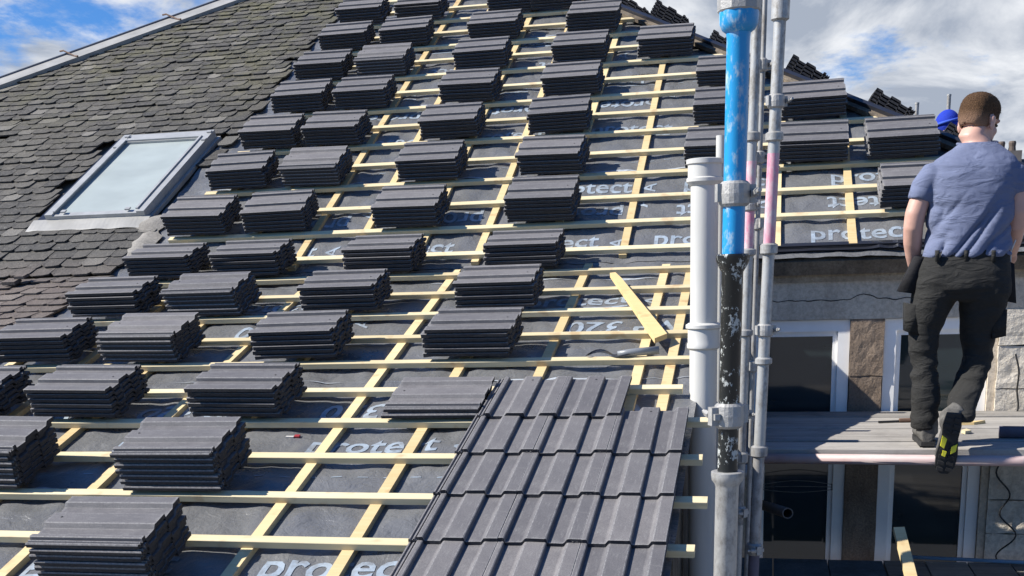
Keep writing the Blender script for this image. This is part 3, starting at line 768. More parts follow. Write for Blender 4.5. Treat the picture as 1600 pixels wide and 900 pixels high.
# the far stacks go into one mesh (past three hundred of a kind)
bm = bmesh.new()
for i, (mt, ms) in enumerate(far_mats):
    n0 = len(bm.verts); bm.from_mesh(ms[i % 3]); bm.verts.ensure_lookup_table()
    bmesh.ops.transform(bm, matrix=mt, verts=bm.verts[n0:])
me = bpy.data.meshes.new('far_roof_tiles'); bm.to_mesh(me); bm.free(); me.materials.append(M['tile']); me.materials.append(M['ink']); me.materials.append(M['tile_sunlit_end']); me.materials.append(M['tile_shaded_side'])
ft = link('far_roof_tiles', me)
tag(ft, 'farthest stacks of dark roof tiles along the top and beyond the hip', 'roof tiles', 'dark concrete tiles stacked across the battens', 'stuff')
# laid courses
RW_N = {3: 'top', 2: 'second', 1: 'third', 0: 'fourth', -1: 'bottom'}
for k in (-1, 0, 1, 2, 3):
    for c in range(2 if k == 3 else 3):
        u = (1.985 if k == 3 else 1.972) + c * 0.281 + random.uniform(-0.002, 0.002)
        mt = frame(lo, u, k * G - 0.040 + random.uniform(-.002, .002), 0.0405, radians(random.uniform(-.25, .25)), radians(-2.3))
        nm = ['left', 'right'] if k == 3 else ['left', 'middle', 'right']
        tile_obj(mt, '%s laid tile in the %s course of hooked-on grey tiles' % (nm[c], RW_N[k]), 'grey tiles laid in courses')

# ================================================================== LOOSE THINGS ON THE ROOF
def bmthing(name, bm, mat, label, cat, group=None, smooth=False):
    o = bm_obj(name, bm, mat, None, smooth)
    # origin at the middle of its own geometry
    c = sum((v.co for v in o.data.vertices), Vector()) / len(o.data.vertices)
    o.data.transform(Matrix.Translation(-c)); o.location = c
    return tag(o, label, cat, group)
bm = bmesh.new()
q = [(2.298, 2.835), (2.327, 2.845), (2.372, 2.745), (2.687, 1.905), (2.634, 1.845)]
a = [bm.verts.new(lo(u, v, 0.001)) for u, v in q]; b = [bm.verts.new(lo(u, v, 0.026)) for u, v in q]
bm.faces.new(a[::-1]); bm.faces.new(b)
for i in range(5): bm.faces.new((a[i], a[(i + 1) % 5], b[(i + 1) % 5], b[i]))
o = bmthing('wood_offcut', bm, None, 'pale pointed wood offcut lying slantwise across the battens', 'wood offcut')
# give the plank its own grain direction
ang = math.atan2(-0.86, 0.32)
o.data.materials.append(M['plank'])
bm = bmesh.new(); d = (lo(2.69, 1.715, 0.02) - lo(2.48, 1.672, 0.02))
lathe(bm, [(0.0, 0.003), (0.0, 0.012), (0.06, 0.017), (0.19, 0.0185), (0.19, 0.014), (0.12, 0.013)], lo(2.48, 1.675, 0.020), d, 16, False)
bmthing('pipe_offcut', bm, M['greypipe'], 'short grey plastic pipe offcut lying on a batten near the white pipe', 'pipe', smooth=True)
bm = bmesh.new(); n = 14; r1, r2 = [], []
for i in range(n):
    t = i / (n - 1); u = 2.33 + 0.22 * t; v = 1.66 + 0.02 * sin(t * 6)
    r1.append(bm.verts.new(lo(u, v + 0.02, 0.006 + 0.012 * abs(sin(t * 5))))); r2.append(bm.verts.new(lo(u + 0.01, v + 0.06 * (0.3 + t * (1 - t) * 3), -0.01 + 0.03 * abs(sin(t * 4 + 1)))))
for i in range(n - 1): bm.faces.new((r1[i], r1[i + 1], r2[i + 1], r2[i]))
ex = bmesh.ops.extrude_face_region(bm, geom=bm.faces[:])
bmesh.ops.translate(bm, verts=[e for e in ex['geom'] if isinstance(e, bmesh.types.BMVert)], vec=(0, 0.001, 0.004))
bmthing('membrane_scrap', bm, M['gutter'], 'crumpled dark membrane scrap beside the grey pipe offcut', 'scrap')
rt = empty('utility_knife', lo(1.165, 0.935, -0.045)); tag(rt, 'small red and white object lying on the underlay below a batten', 'knife')
bm = bmesh.new(); boxs(bm, lo, 1.130, 1.166, 0.928, 0.941, -0.048, -0.040); bevel(bm, 0.003); bm_obj('blade_cover', bm, M['cream'], rt)
bm = bmesh.new(); boxs(bm, lo, 1.1665, 1.190, 0.931, 0.951, -0.047, -0.039); bevel(bm, 0.003); bm_obj('handle', bm, M['red'], rt)

# ================================================================== PIPES AND SCAFFOLD
def vert_thing(name, X, Y, z0, label, cat, group=None):
    o = empty(name, (X, Y, z0)); tag(o, label, cat, group); return o
def vlathe(name, prof, X, Y, mat, parent, n=28, dx=0.0, zref=0.0):
    """prof: list of (z, r)"""
    bm = bmesh.new(); rings = []
    for z, r in prof:
        cx = X + dx * (z - zref)
        rings.append([bm.verts.new((cx + r * cos(2 * pi * i / n), Y + r * sin(2 * pi * i / n), z)) for i in range(n)])
    for A, B in zip(rings, rings[1:]):
        for i in range(n): bm.faces.new((A[i], A[(i + 1) % n], B[(i + 1) % n], B[i]))
    bm.faces.new(rings[0][::-1]); bm.faces.new(rings[-1])
    o = bm_obj(name, bm, mat, parent)
    bm = bmesh.new(); bm.from_mesh(o.data)
    for e in bm.edges: e.smooth = e.calc_face_angle(0) < 0.6 if len(e.link_faces) == 2 else True
    for f in bm.faces: f.smooth = len(f.verts) == 4
    bm.to_mesh(o.data); bm.free()
    return o
# white pipe through the verge
PY = 1.30; PX = 2.886
def zp(y): return atY(1100, y, PY).z
wr = .0572
wp = vert_thing('drain_pipe', PX, PY, -4.5, 'thick white painted drain pipe with ringed collars rising past the tiled edge', 'pipe')
vlathe('pipe_length', [(-4.5, wr + .0015), (zp(545), wr + .0015), (zp(545) + .001, wr), (zp(285), wr)], PX, PY, M['white'], wp, 40)
vlathe('collar', [(zp(546), .060), (zp(543), .069), (zp(538), .070), (zp(535), .0665), (zp(514), .0665), (zp(512), .0755), (zp(507), .0755), (zp(504), .062)], PX, PY, M['white'], wp, 40)
vlathe('socket', [(zp(290), .060), (zp(284), .075), (zp(279), .075), (zp(277), .069), (zp(258), .069), (zp(256), .0755), (zp(249), .0755), (zp(248), .067)], PX, PY, M['white'], wp, 40)
tp = vert_thing('vent_pipe', 2.945, 1.44, 0.3, 'thin pale grey pipe standing behind the white drain pipe', 'pipe')
vlathe('pipe_length', [(-4.5, .021), (atY(1122, 212, 1.44).z, .021)], 2.945, 1.44, M['white'], tp, 24)

def clamp(parent, X, Y, z, r, h, rot, mat=None, scale=1.0):
    """a scaffold coupler: band, flap and bolts"""
    bm = bmesh.new(); n = 20; rings = []
    for zz, rr in ((z - h / 2, r + .003), (z - h / 2 + .006, r + .009), (z, r + .0105), (z + h / 2 - .006, r + .009), (z + h / 2, r + .003)):
        rings.append([bm.verts.new((X + rr * cos(2 * pi * i / n), Y + rr * sin(2 * pi * i / n), zz)) for i in range(n)])
    for A, B in zip(rings, rings[1:]):
        for i in range(n): bm.faces.new((A[i], A[(i + 1) % n], B[(i + 1) % n], B[i]))
    bm.faces.new(rings[0][::-1]); bm.faces.new(rings[-1])
    R = Matrix.Translation((X, Y, z)) @ Matrix.Rotation(rot, 4, 'Z')
    def b(x0, x1, y0, y1, z0, z1):
        v = hexa(bm, [R @ Vector(p) for p in ((x0, y0, z0), (x1, y0, z0), (x1, y1, z0), (x0, y1, z0), (x0, y0, z1), (x1, y0, z1), (x1, y1, z1), (x0, y1, z1))])
    s = scale
    b(r, r + .020 * s, -.012, .012, -h * .36, h * .36); b(-r - .017 * s, -r, -.010, .010, -h * .3, h * .4)
    b(r + .006, r + .017 * s, -.022, .022, -.007, .007)
    bevel(bm, 0.003)
    lathe(bm, [(0, .008), (.018 * s, .008), (.018 * s, .005), (.032 * s, .005)], R @ Vector((r + .014, -.022, 0)), R.to_3x3() @ Vector((0, -1, .15)), 6)
    return bm_obj('coupler', bm, mat or M['coupler'], parent)
# the blue, black and silver pole close to the camera
BX, BY = 3.079, -1.05
def zb(y): return atY(1150, y, BY).z
bp = vert_thing('scaffold_pole', BX, BY, -4.5, 'scaffold pole painted blue above black, nearest the camera', 'scaffold pole', 'upright scaffold poles')
lean = 0.012
vlathe('blue_tube', [(zb(398), .0236), (zb(60), .0240), (zb(52), .0255), (zb(47), .034), (zb(38), .0395), (zb(26), .0405), (zb(18), .0405), (zb(14), .036)], BX, BY, M['blue'], bp, 36, lean, 0.9)
vlathe('top_socket', [(zb(20), .0415), (zb(17), .0445), (zb(-14), .0455), (zb(-18), .040), (zb(-200), .040)], BX, BY, M['coupler'], bp, 10, lean, 0.9)
vlathe('black_tube', [(zb(742), .0228), (zb(425), .0232), (zb(418), .029), (zb(408), .0355), (zb(399), .0365), (zb(396.5), .034)], BX, BY, M['black'], bp, 36, lean, 0.9)
vlathe('silver_tube', [(-4.5, .0262), (zb(760), .0262), (zb(755), .029), (zb(750), .035), (zb(742), .0368), (zb(737), .0368), (zb(736), .033)], BX, BY, M['galv'], bp, 36, lean, 0.9)
clamp(bp, BX + lean * (zb(302) - .9), BY, zb(303), .0236, .052, radians(20))
clamp(bp, BX + lean * (zb(650) - .9), BY, zb(649), .0232, .056, radians(205), None, 1.1)
# pink and grey pole, further off
def pole(label, X, Y, pxy, secs, dx, r=.0242):
    z_ = lambda y: atY(pxy, y, Y).z
    p = vert_thing('scaffold_pole', X, Y, -4.5, label, 'scaffold pole', 'upright scaffold poles')
    for name, y0, y1, mat, kind in secs:
        if kind == 't': vlathe(name, [(z_(y1), r), (z_(y0), r)], X, Y, mat, p, 24, dx, 0.9)
        elif kind == 'c': vlathe(name, [(z_(y1), r + .002), (z_(y1) + .006, r + .011), (z_(y0) - .006, r + .011), (z_(y0), r + .002)], X, Y, mat, p, 24, dx, 0.9)
        elif kind == 'k': clamp(p, X + dx * (z_((y0 + y1) / 2) - .9), Y, z_((y0 + y1) / 2), r, .05, random.uniform(0, 6.3))
    return p
pole('galvanised scaffold pole with a pink middle length, right of the blue pole', 3.149, 1.0, 1205,
     [('tube', -260, 8, M['galv'], 't'), ('socket', -6, 34, M['galv'], 'c'), ('tube', 32, 212, M['galv'], 't'), ('coupler', 150, 168, None, 'k'), ('socket', 206, 222, M['galv'], 'c'),
      ('tube', 220, 240, M['galv'], 't'), ('pink_tube', 240, 384, M['pink'], 't'), ('socket', 380, 398, M['galv'], 'c'), ('tube', 396, 560, M['galv'], 't'), ('coupler', 508, 524, None, 'k'), ('socket', 558, 570, M['galv'], 'c'),
      ('tube', 568, 702, M['galv'], 't'), ('socket', 696, 714, M['galv2'], 'c'), ('tube', 712, 866, M['galv2'], 't'), ('coupler', 850, 866, None, 'k'), ('tube', 864, 1700, M['purple'], 't')], 0.028, .0225)
pole('grey scaffold pole with a pink length, directly behind the blue pole', 3.068, 1.2, 1172,
     [('tube', -260, 12, M['galv2'], 't'), ('tube', 10, 212, M['galv'], 't'), ('socket', 206, 222, M['galv2'], 'c'), ('tube', 220, 252, M['galv'], 't'), ('pink_tube', 252, 392, M['pink'], 't'), ('coupler', 300, 340, None, 'k'),
      ('socket', 388, 400, M['galv2'], 'c'), ('tube', 398, 520, M['galv'], 't'), ('socket', 514, 526, M['galv2'], 'c'), ('tube', 524, 640, M['galv'], 't'), ('coupler', 636, 660, None, 'k'), ('tube', 650, 820, M['galv2'], 't'), ('coupler', 700, 730, None, 'k'),
      ('coupler', 790, 810, None, 'k'), ('tube', 815, 1700, M['galv'], 't')], 0.02, .0195)
pole('thin dark scaffold pole standing behind the grey pole', 3.10, 1.3, 1186,
     [('tube', -260, 100, M['galv2'], 't'), ('tube', 99, 300, M['galv2'], 't'), ('coupler', 92, 112, None, 'k'), ('coupler', 230, 262, None, 'k'), ('coupler', 340, 360, None, 'k'), ('tube', 299, 1500, M['galv2'], 't'), ('coupler', 560, 585, None, 'k')], 0.015, .010)
bm = bmesh.new(); e0, e1 = atY(1176, 784, 2.3), atY(1231, 802, 1.45)
d = e1 - e0
lathe(bm, [(0, .0242), (d.length, .0242), (d.length, .0200), (d.length - .25, .0200)], e0, d, 24, False)
lg2 = bmthing('scaffold_tube', bm, mat_simple('dark_steel', (0.07, 0.068, 0.066), .6, .3, 20), 'grey scaffold tube with open end pointing forward below the platform', 'scaffold tube', smooth=False)
bm = bmesh.new()
for k in range(3):
    pts = [atY(1192 + 108 * i / 20, 757 + k * 4 - (6 - 5 * k) * sin(pi * i / 20), 3.1) for i in range(21)]
    tube_path(bm, pts, .0022, 6)
for i in (0, 20):
    tube_path(bm, [atY(1192 + 108 * i / 20, 757 - 1, 3.1), atY(1192 + 108 * i / 20, 757 + 9, 3.1)], .004, 6)
bmthing('wire_loops', bm, mat_simple('grey_wire', (0.16, 0.16, 0.15), .6, .2, 20, bump=0), 'thin pale wires strung across the dark lower half of the left window', 'wire')

ZP = 0.034
# ---- upper working platform
pl = empty('scaffold_platform', (4.2, 2.45, ZP - 0.038)); tag(pl, 'upper scaffold platform of grey boards edged by a pinkish tube', 'scaffold platform')
yb0 = 1.885
for i in range(6):
    bm = bmesh.new(); x0 = 3.12 + random.uniform(-.05, .03); n = 26; ya, yb_ = yb0 + i * 0.222, yb0 + i * 0.222 + 0.202
    rings = []; sd = i * 7.3
    for j in range(n + 1):
        x = x0 + (5.6 - x0) * j / n; dz = 0.004 * noise.noise((x * .8, sd, 0)) + 0.005 * (i % 2); dy = .002 * noise.noise((x * 2, sd, 4)) - 0.07 * (x - 3.5) * 0.0
        rings.append([bm.verts.new((x, a + dy, ZP + b + dz)) for a, b in ((ya, -.038), (yb_, -.038), (yb_, -.005), (yb_ - .005, 0), (ya + .005, 0), (ya, -.005))])
    for A, B in zip(rings, rings[1:]):
        for q in range(6): bm.faces.new((A[q], B[q], B[(q + 1) % 6], A[(q + 1) % 6]))
    bm.faces.new(rings[0]); bm.faces.new(rings[-1][::-1])
    bm_obj('board', bm, M['board'], pl)
bm = bmesh.new(); tube_path(bm, [(3.06, 1.845, -0.008), (5.8, 1.77, -0.010)], .0242, 24); bm_obj('edge_tube', bm, M['pinkgrey'], pl, True)
for x in (3.06, 4.9, 5.6):
    bm = bmesh.new(); tube_path(bm, [(x, 1.72, -0.058), (x, 3.2, -0.030)], .0215, 16); bm_obj('transom', bm, M['galv2'], pl, True)
# ---- lower platform
pl2 = empty('scaffold_platform', (4.2, 2.0, -0.838)); tag(pl2, 'lower scaffold platform of damp bluish boards under the windows', 'scaffold platform')
x = 2.98
for i in range(9):
    bm = bmesh.new(); w = 0.222 + (0.08 if i in (1, 2) else 0)
    boxw(bm, x, x + w, 0.9, 2.985 + random.uniform(-.01, .01), -0.838 + random.uniform(-.003, .003), -0.80 + random.uniform(-.003, .003)); bevel(bm, .004)
    bm_obj('board', bm, M['wetboard'] if i < 3 else M['board'], pl2); x += w + 0.008
for y in (1.2, 2.6):
    bm = bmesh.new(); tube_path(bm, [(2.99, y, -.866), (5.6, y, -.866)], .0242, 16); bm_obj('transom', bm, M['galv2'], pl2, True)
bm = bmesh.new(); tube_path(bm, [(3.98, 3.02, -0.782), (5.4, 2.86, -0.782)], .011, 12)
bmthing('plastic_conduit', bm, mat_simple('pale_blue_plastic', (0.30, 0.44, 0.58), .4, .1, 10, bump=0), 'thin pale blue plastic tube lying on the lower platform', 'tube', smooth=True)
bm = bmesh.new()
p0, p1 = atY(1437, 955, 1.2), atY(1404, 826, 1.55); ax = (p1 - p0).normalized(); sx = Vector((1, 0.1, 0)).normalized(); sn = sx.cross(ax).normalized(); sx = ax.cross(sn).normalized()
hexa(bm, [p0 + sx * a + sn * b for a, b in ((-.024, -.012), (.024, -.012), (.024, .012), (-.024, .012))] + [p1 + sx * a + sn * b for a, b in ((-.024, -.012), (.024, -.012), (.024, .012), (-.024, .012))])
bevel(bm, .002)
bmthing('batten_offcut', bm, M['cwood'], 'pale batten offcut standing up from the lower platform', 'wood offcut')
# ---- small things on the upper platform
bm = bmesh.new(); tube_path(bm, [(4.26, 2.20, ZP + 0.032), (5.3, 2.08, ZP + 0.032)], .030, 20)
bmthing('foam_pipe', bm, M['purple'], 'purple grey tube lying on the upper platform at the right edge', 'tube', smooth=True)
tr = empty('pry_bar', atY(1412, 660, 2.7)); tr.location.z = ZP + 0.004; tag(tr, 'small dark tool with a red handle lying on the boards behind the boots', 'tool')
bx = tr.location
bm = bmesh.new(); tube_path(bm, [bx + Vector((-.13, 0, .008)), bx + Vector((-.02, .03, .008))], .006, 8); bm_obj('shaft', bm, M['cable'], tr)
bm = bmesh.new(); tube_path(bm, [bx + Vector((-.02, .03, .012)), bx + Vector((.09, .05, .012))], .012, 8); bm_obj('handle', bm, M['strap'], tr)
for (x, y, w, r, lb) in ((4.19, 2.66, .10, .3, 'larger brown wood splinter on the platform right of the boots'), (4.13, 2.36, .05, 1.2, 'smaller pale wood chip on the platform beside the boots')):
    bm = bmesh.new(); q = [(-w, -.012), (w * .2, -.03), (w, .004), (w * .3, .022), (-w * .5, .012)]
    R = Matrix.Translation((x, y, ZP + 0.005)) @ Matrix.Rotation(r, 4, 'Z')
    a = [bm.verts.new(R @ Vector((i, j, 0))) for i, j in q]; b = [bm.verts.new(R @ Vector((i * .95, j * .9, .012 + .05 * abs(i)))) for i, j in q]
    bm.faces.new(a[::-1]); bm.faces.new(b)
    for i in range(5): bm.faces.new((a[i], a[(i + 1) % 5], b[(i + 1) % 5], b[i]))
    bmthing('wood_chip', bm, M['plank'] if w > .06 else M['wood'], lb, 'wood chip', 'wood chips on the upper platform')
# cable hanging in loops on the stone wall
bm = bmesh.new(); pts = []
for i in range(60):
    t = i / 59; z = 0.36 - 1.2 * t
    pts.append((4.50 + 0.03 * sin(t * 9) + 0.05 * t * sin(t * 31), WY - 0.055 - 0.01 * sin(t * 22), z))
tube_path(bm, pts, .005, 6)
bmthing('hanging_cable', bm, M['cable'], 'thin black cable hanging in loose loops on the pale stone wall', 'cable')

# ================================================================== FAR THINGS
fh = empty('distant_house', (9.0, 25.0, -4.5)); tag(fh, 'distant house roof with chimney pots at the right edge', 'house')
bm = bmesh.new(); v = [bm.verts.new(p) for p in ((7.4, 23, -4.5), (18, 23, -4.5), (18, 29, -4.5), (7.4, 29, -4.5), (7.4, 23, 1.2), (18, 23, 1.2), (18, 29, 1.2), (7.4, 29, 1.2), (7.4, 26, 2.82), (18, 26, 2.82))]
for f in ((0, 1, 5, 4), (2, 3, 7, 6), (1, 2, 6, 9, 5), (3, 0, 4, 8, 7)): bm.faces.new([v[i] for i in f])
bm_obj('wall', bm, M['plaster'], fh)
bm = bmesh.new()
hexa(bm, [(7.2, 22.7, .98), (18.2, 22.7, .98), (18.2, 26, 2.83), (7.2, 26, 2.83), (7.2, 22.7, 1.1), (18.2, 22.7, 1.1), (18.2, 26, 2.95), (7.2, 26, 2.95)])
hexa(bm, [(7.2, 26.001, 2.83), (18.2, 26.001, 2.83), (18.2, 29.3, .98), (7.2, 29.3, .98), (7.2, 26.001, 2.95), (18.2, 26.001, 2.95), (18.2, 29.3, 1.1), (7.2, 29.3, 1.1)])
bm_obj('roof', bm, M['farroof'], fh)
bm = bmesh.new(); boxw(bm, 7.75, 8.75, 25.6, 26.4, 2.6, 3.12); cb = bm_obj('chimney', bm, M['farroof'], fh)
for x in (7.9, 8.12, 8.36, 8.6):
    bm = bmesh.new(); lathe(bm, [(0, .09), (.12, .075), (.2, .085), (.24, .07)], (x, 26, 3.12), n=12); bm_obj('chimney_pot', bm, M['farpot'], cb)
for (px, py, Y, lb) in ((1433, 163, 12, 'left of two thin grey pole tops against the cloud'), (1483, 150, 12, 'right of two thin grey pole tops against the cloud')):
    p = atY(px, py, Y); o = vert_thing('distant_pole', p.x, Y, -4.5, lb, 'pole', 'thin pole tops beyond the roof')
    vlathe('tube', [(-4.5, .0242), (p.z, .0242)], p.x, Y, M['galv2'], o, 12)
    vlathe('end_cap', [(p.z, .027), (p.z + .02, .027)], p.x, Y, M['galv'], o, 12)
bm = bmesh.new(); s = 400; bm.faces.new([bm.verts.new(p) for p in ((-s, -s, -4.5), (s, -s, -4.5), (s, s, -4.5), (-s, s, -4.5))])
tag(bm_obj('ground', bm, M['ground']), kind='structure')

# ================================================================== PEOPLE
def ring_loft(bm, rings, n=22, cap=True, ex=2.0):
    """rings: (centre, rx, ry) or (centre, rx, ry, frame) ; frame = (X axis, Y axis)"""
    R = []
    for r in rings:
        c, rx, ry = r[0], r[1], r[2]
        ax, ay = (Vector((1, 0, 0)), Vector((0, 1, 0))) if len(r) < 4 else r[3]
        ring = []
        for i in range(n):
            a = 2 * pi * i / n; ca, sa = cos(a), sin(a)
            kx = math.copysign(abs(ca) ** (2 / ex), ca); ky = math.copysign(abs(sa) ** (2 / ex), sa)
            ring.append(bm.verts.new(Vector(c) + ax * rx * kx + ay * ry * ky))
        R.append(ring)
    for A, B in zip(R, R[1:]):
        for i in range(n): bm.faces.new((A[i], A[(i + 1) % n], B[(i + 1) % n], B[i]))
    if cap:
        bm.faces.new(R[0][::-1]); bm.faces.new(R[-1])
def ell(bm, c, r, rot=None, seg=24):
    m = Matrix.Translation(c) @ (rot.to_4x4() if rot is not None else Matrix.Identity(4)) @ Matrix.Diagonal((*r, 1))
    bmesh.ops.create_uvsphere(bm, u_segments=seg, v_segments=seg // 2, radius=1.0, matrix=m)
def limb(bm, pts, rs, n=18):
    tube_path(bm, pts, rs, n)
    ell(bm, pts[0], (rs[0],) * 3, None, 16); ell(bm, pts[-1], (rs[-1],) * 3, None, 16)
def solidify(name, bm, voxel, mat, parent, smooth_it=4, disp=None):
    """union of overlapping closed shapes as one continuous skin"""
    bmesh.ops.recalc_face_normals(bm, faces=bm.faces[:])
    me = bpy.data.meshes.new(name); bm.to_mesh(me); bm.free()
    o = bpy.data.objects.new(name, me); COL.objects.link(o)
    r = o.modifiers.new('r', 'REMESH'); r.mode = 'VOXEL'; r.voxel_size = voxel; r.use_smooth_shade = True
    s = o.modifiers.new('s', 'SMOOTH'); s.iterations = smooth_it; s.factor = 0.5
    dg = bpy.context.evaluated_depsgraph_get(); dg.update()
    nm = bpy.data.meshes.new_from_object(o.evaluated_get(dg)); bpy.data.objects.remove(o); bpy.data.meshes.remove(me)
    nm.name = name
    if disp:
        nrm = [v.normal.copy() for v in nm.vertices]
        for v, nn in zip(nm.vertices, nrm): v.co += nn * disp(v.co, nn)
    nm.update()
    return link(name, nm, mat, parent, True)
A = atY
man = empty('person', (3.96, 1.98, ZP))
tag(man, 'person in a blue T-shirt, black work trousers and boots seen from behind on the platform', 'person')
def span(y, xl, xr, Y, ry):
    a, b = A(xl, y, Y), A(xr, y, Y); c = (a + b) / 2
    return (c, (b - a).length / 2, ry)
# --- head frame: turned right and bowed
yaw = radians(42); pit = radians(-14)
fwd = Vector((sin(yaw), cos(yaw), 0)); rt_ = Vector((cos(yaw), -sin(yaw), 0)); upv = Vector((0, 0, 1))
f2 = fwd * cos(pit) + upv * sin(pit); u2 = rt_.cross(f2)
HR = Matrix((rt_, f2, u2)).transposed()
HC = A(1529, 190, 2.11)
H = lambda x, y, z: HC + HR @ Vector((x, y, z))
bm = bmesh.new()
ell(bm, H(0, -.008, .030), (.073, .095, .085), HR); ell(bm, H(0, .025, -.045), (.060, .074, .068), HR)
ell(bm, H(0, .062, -.088), (.034, .034, .028), HR); ell(bm, H(0, .098, -.028), (.014, .022, .026), HR); ell(bm, H(0, .085, .022), (.055, .018, .016), HR)
ell(bm, H(0, .088, -.063), (.024, .012, .009), HR)
for s in (-1, 1):
    ell(bm, H(s * .079, -.008, -.018), (.010, .021, .033), HR @ Matrix.Rotation(s * .3, 3, 'Z')); ell(bm, H(s * .082, -.016, -.002), (.010, .016, .018), HR)
    ell(bm, H(s * .040, .056, -.030), (.022, .024, .022), HR)
nk = A(1527, 232, 2.06)
ring_loft(bm, [(H(0, -.012, -.03), .058, .062), (H(0, -.03, -.07), .058, .060), (A(1526, 222, 2.07), .062, .062), (A(1526, 234, 2.05), .066, .064), (A(1525, 250, 2.03), .10, .07)])
# core of the torso and legs (inside the clothes), arms, hands
ring_loft(bm, [span(256, 1480, 1570, 2.03, .06), span(300, 1462, 1580, 2.0, .09), span(360, 1462, 1572, 1.99, .09), span(420, 1450, 1562, 1.98, .095), span(445, 1450, 1562, 1.98, .09)])
limb(bm, [A(1464, 440, 1.98), A(1445, 560, 2.0), A(1447, 660, 1.975)], [.07, .036, .028]); limb(bm, [A(1535, 440, 1.98), A(1527, 560, 2.02), A(1508, 610, 1.955), A(1502, 645, 1.87)], [.07, .038, .03, .028])
limb(bm, [A(1460, 275, 2.0), A(1441, 302, 1.99), A(1430, 335, 1.985), A(1427, 355, 1.99), A(1426, 378, 2.02), A(1427, 400, 2.05), A(1429, 418, 2.08)], [.040, .046, .046, .044, .042, .035, .028])
limb(bm, [A(1580, 275, 2.0), A(1589, 302, 2.0), A(1590, 330, 2.0), A(1588, 352, 2.02), A(1584, 375, 2.08), A(1581, 392, 2.14)], [.038, .044, .044, .041, .036, .028])
def hand(bm, w, d, side, nrm):
    """w wrist, d direction of the hand, side towards the thumb, nrm back of the hand"""
    d = d.normalized(); side = (side - d * side.dot(d)).normalized(); nrm = d.cross(side).normalized()
    R = Matrix((side, d, nrm)).transposed()
    ell(bm, w + d * .05, (.041, .055, .016), R)
    for k, (off, L) in enumerate(((.030, .070), (.010, .078), (-.010, .073), (-.030, .058))):
        b0 = w + d * .085 + side * off; k1 = b0 + d * L * .45 - nrm * .006; k2 = k1 + d * L * .25 - nrm * .022; k3 = k2 + d * L * .06 - nrm * .026
        tube_path(bm, [w + d * .05 + side * off * .7, b0, k1, k2, k3], [.010, .0098, .0092, .0085, .006], 10)
    t0 = w + d * .025 + side * .025; t1 = t0 + side * .028 + d * .028 - nrm * .008; t2 = t1 + d * .03 + side * .006 - nrm * .012
    tube_path(bm, [w + d * .02, t0, t1, t2], [.013, .013, .0115, .008], 10)
hand(bm, A(1429, 418, 2.08), Vector((.12, .55, -.8)), Vector((.9, .3, .3)), None)
hand(bm, A(1581, 392, 2.14), Vector((-.15, .7, -.6)), Vector((-.9, .2, .2)), None)
body = solidify('body', bm, .0065, M['skin'], man, 3)
# hair: short cap with a faded neckline
bm = bmesh.new(); ell(bm, Vector((0, 0, 0)), (1, 1, 1), None, 64)
keep = []
for v in bm.verts:
    d = v.co.copy(); pp = 2.7; d = d / ((abs(d.x) ** pp + abs(d.y) ** pp + abs(d.z) ** pp) ** (1 / pp)); p = Vector((d.x * .0735, d.y * .096 - .006 + max(0, d.z) * .006, d.z * .089 + .033))
    p += d * (0.0022 * noise.noise(d * 9))
    v.co = p
dele = [f for f in bm.faces if (lambda c: not (c.z > (.048 if c.y > .055 else (.012 if c.y > .018 else -.038 - .012 * noise.noise(c * 60)))))(f.calc_center_median())]
bmesh.ops.delete(bm, geom=dele, context='FACES')
ex = bmesh.ops.extrude_face_region(bm, geom=bm.faces[:]); 
for e in ex['geom']:
    if isinstance(e, bmesh.types.BMVert): e.co = Vector((e.co.x * .95, (e.co.y + .008) * .95 - .008, (e.co.z - .03) * .95 + .03))
rh = random.Random(3); fl_ = [f for f in bm.faces if f.normal.dot(f.calc_center_median() - Vector((0, 0, .03))) > 0]
for _ in range(5200):
    f = rh.choice(fl_); c_ = f.calc_center_median(); t1 = Vector((rh.gauss(0, 1), rh.gauss(0, 1), rh.gauss(0, 1))).normalized()
    p_ = c_ + t1 * .004; nrm_ = (c_ - Vector((0, 0, .03))).normalized()
    d_ = (nrm_ * rh.uniform(.25, .7) + Vector((0, -.25, -.7)) + t1 * .35).normalized() * rh.uniform(.006, .012) * (1.0 if c_.z > .03 else .6)
    w_ = d_.cross(nrm_).normalized() * .0008
    q_ = [bm.verts.new(p_ - w_ - nrm_ * .001), bm.verts.new(p_ + w_ - nrm_ * .001), bm.verts.new(p_ + d_)]; bm.faces.new(q_)
fad = [1 - sst(-.045, .035, v.co.z - max(0, v.co.y) * .25) for v in bm.verts]
bmesh.ops.transform(bm, matrix=Matrix.Translation(HC) @ HR.to_4x4(), verts=bm.verts[:])
ho = bm_obj('hair', bm, M['hair'], man, True, False)
at_ = ho.data.attributes.new('fade', 'FLOAT', 'POINT')
for i, x in enumerate(fad): at_.data[i].value = x
for s in (-1, 1):
    bm = bmesh.new(); ell(bm, H(s * .034, .084, .002), (.011, .009, .008), HR, 12); bm_obj('eye', bm, M['eye'], man, True)
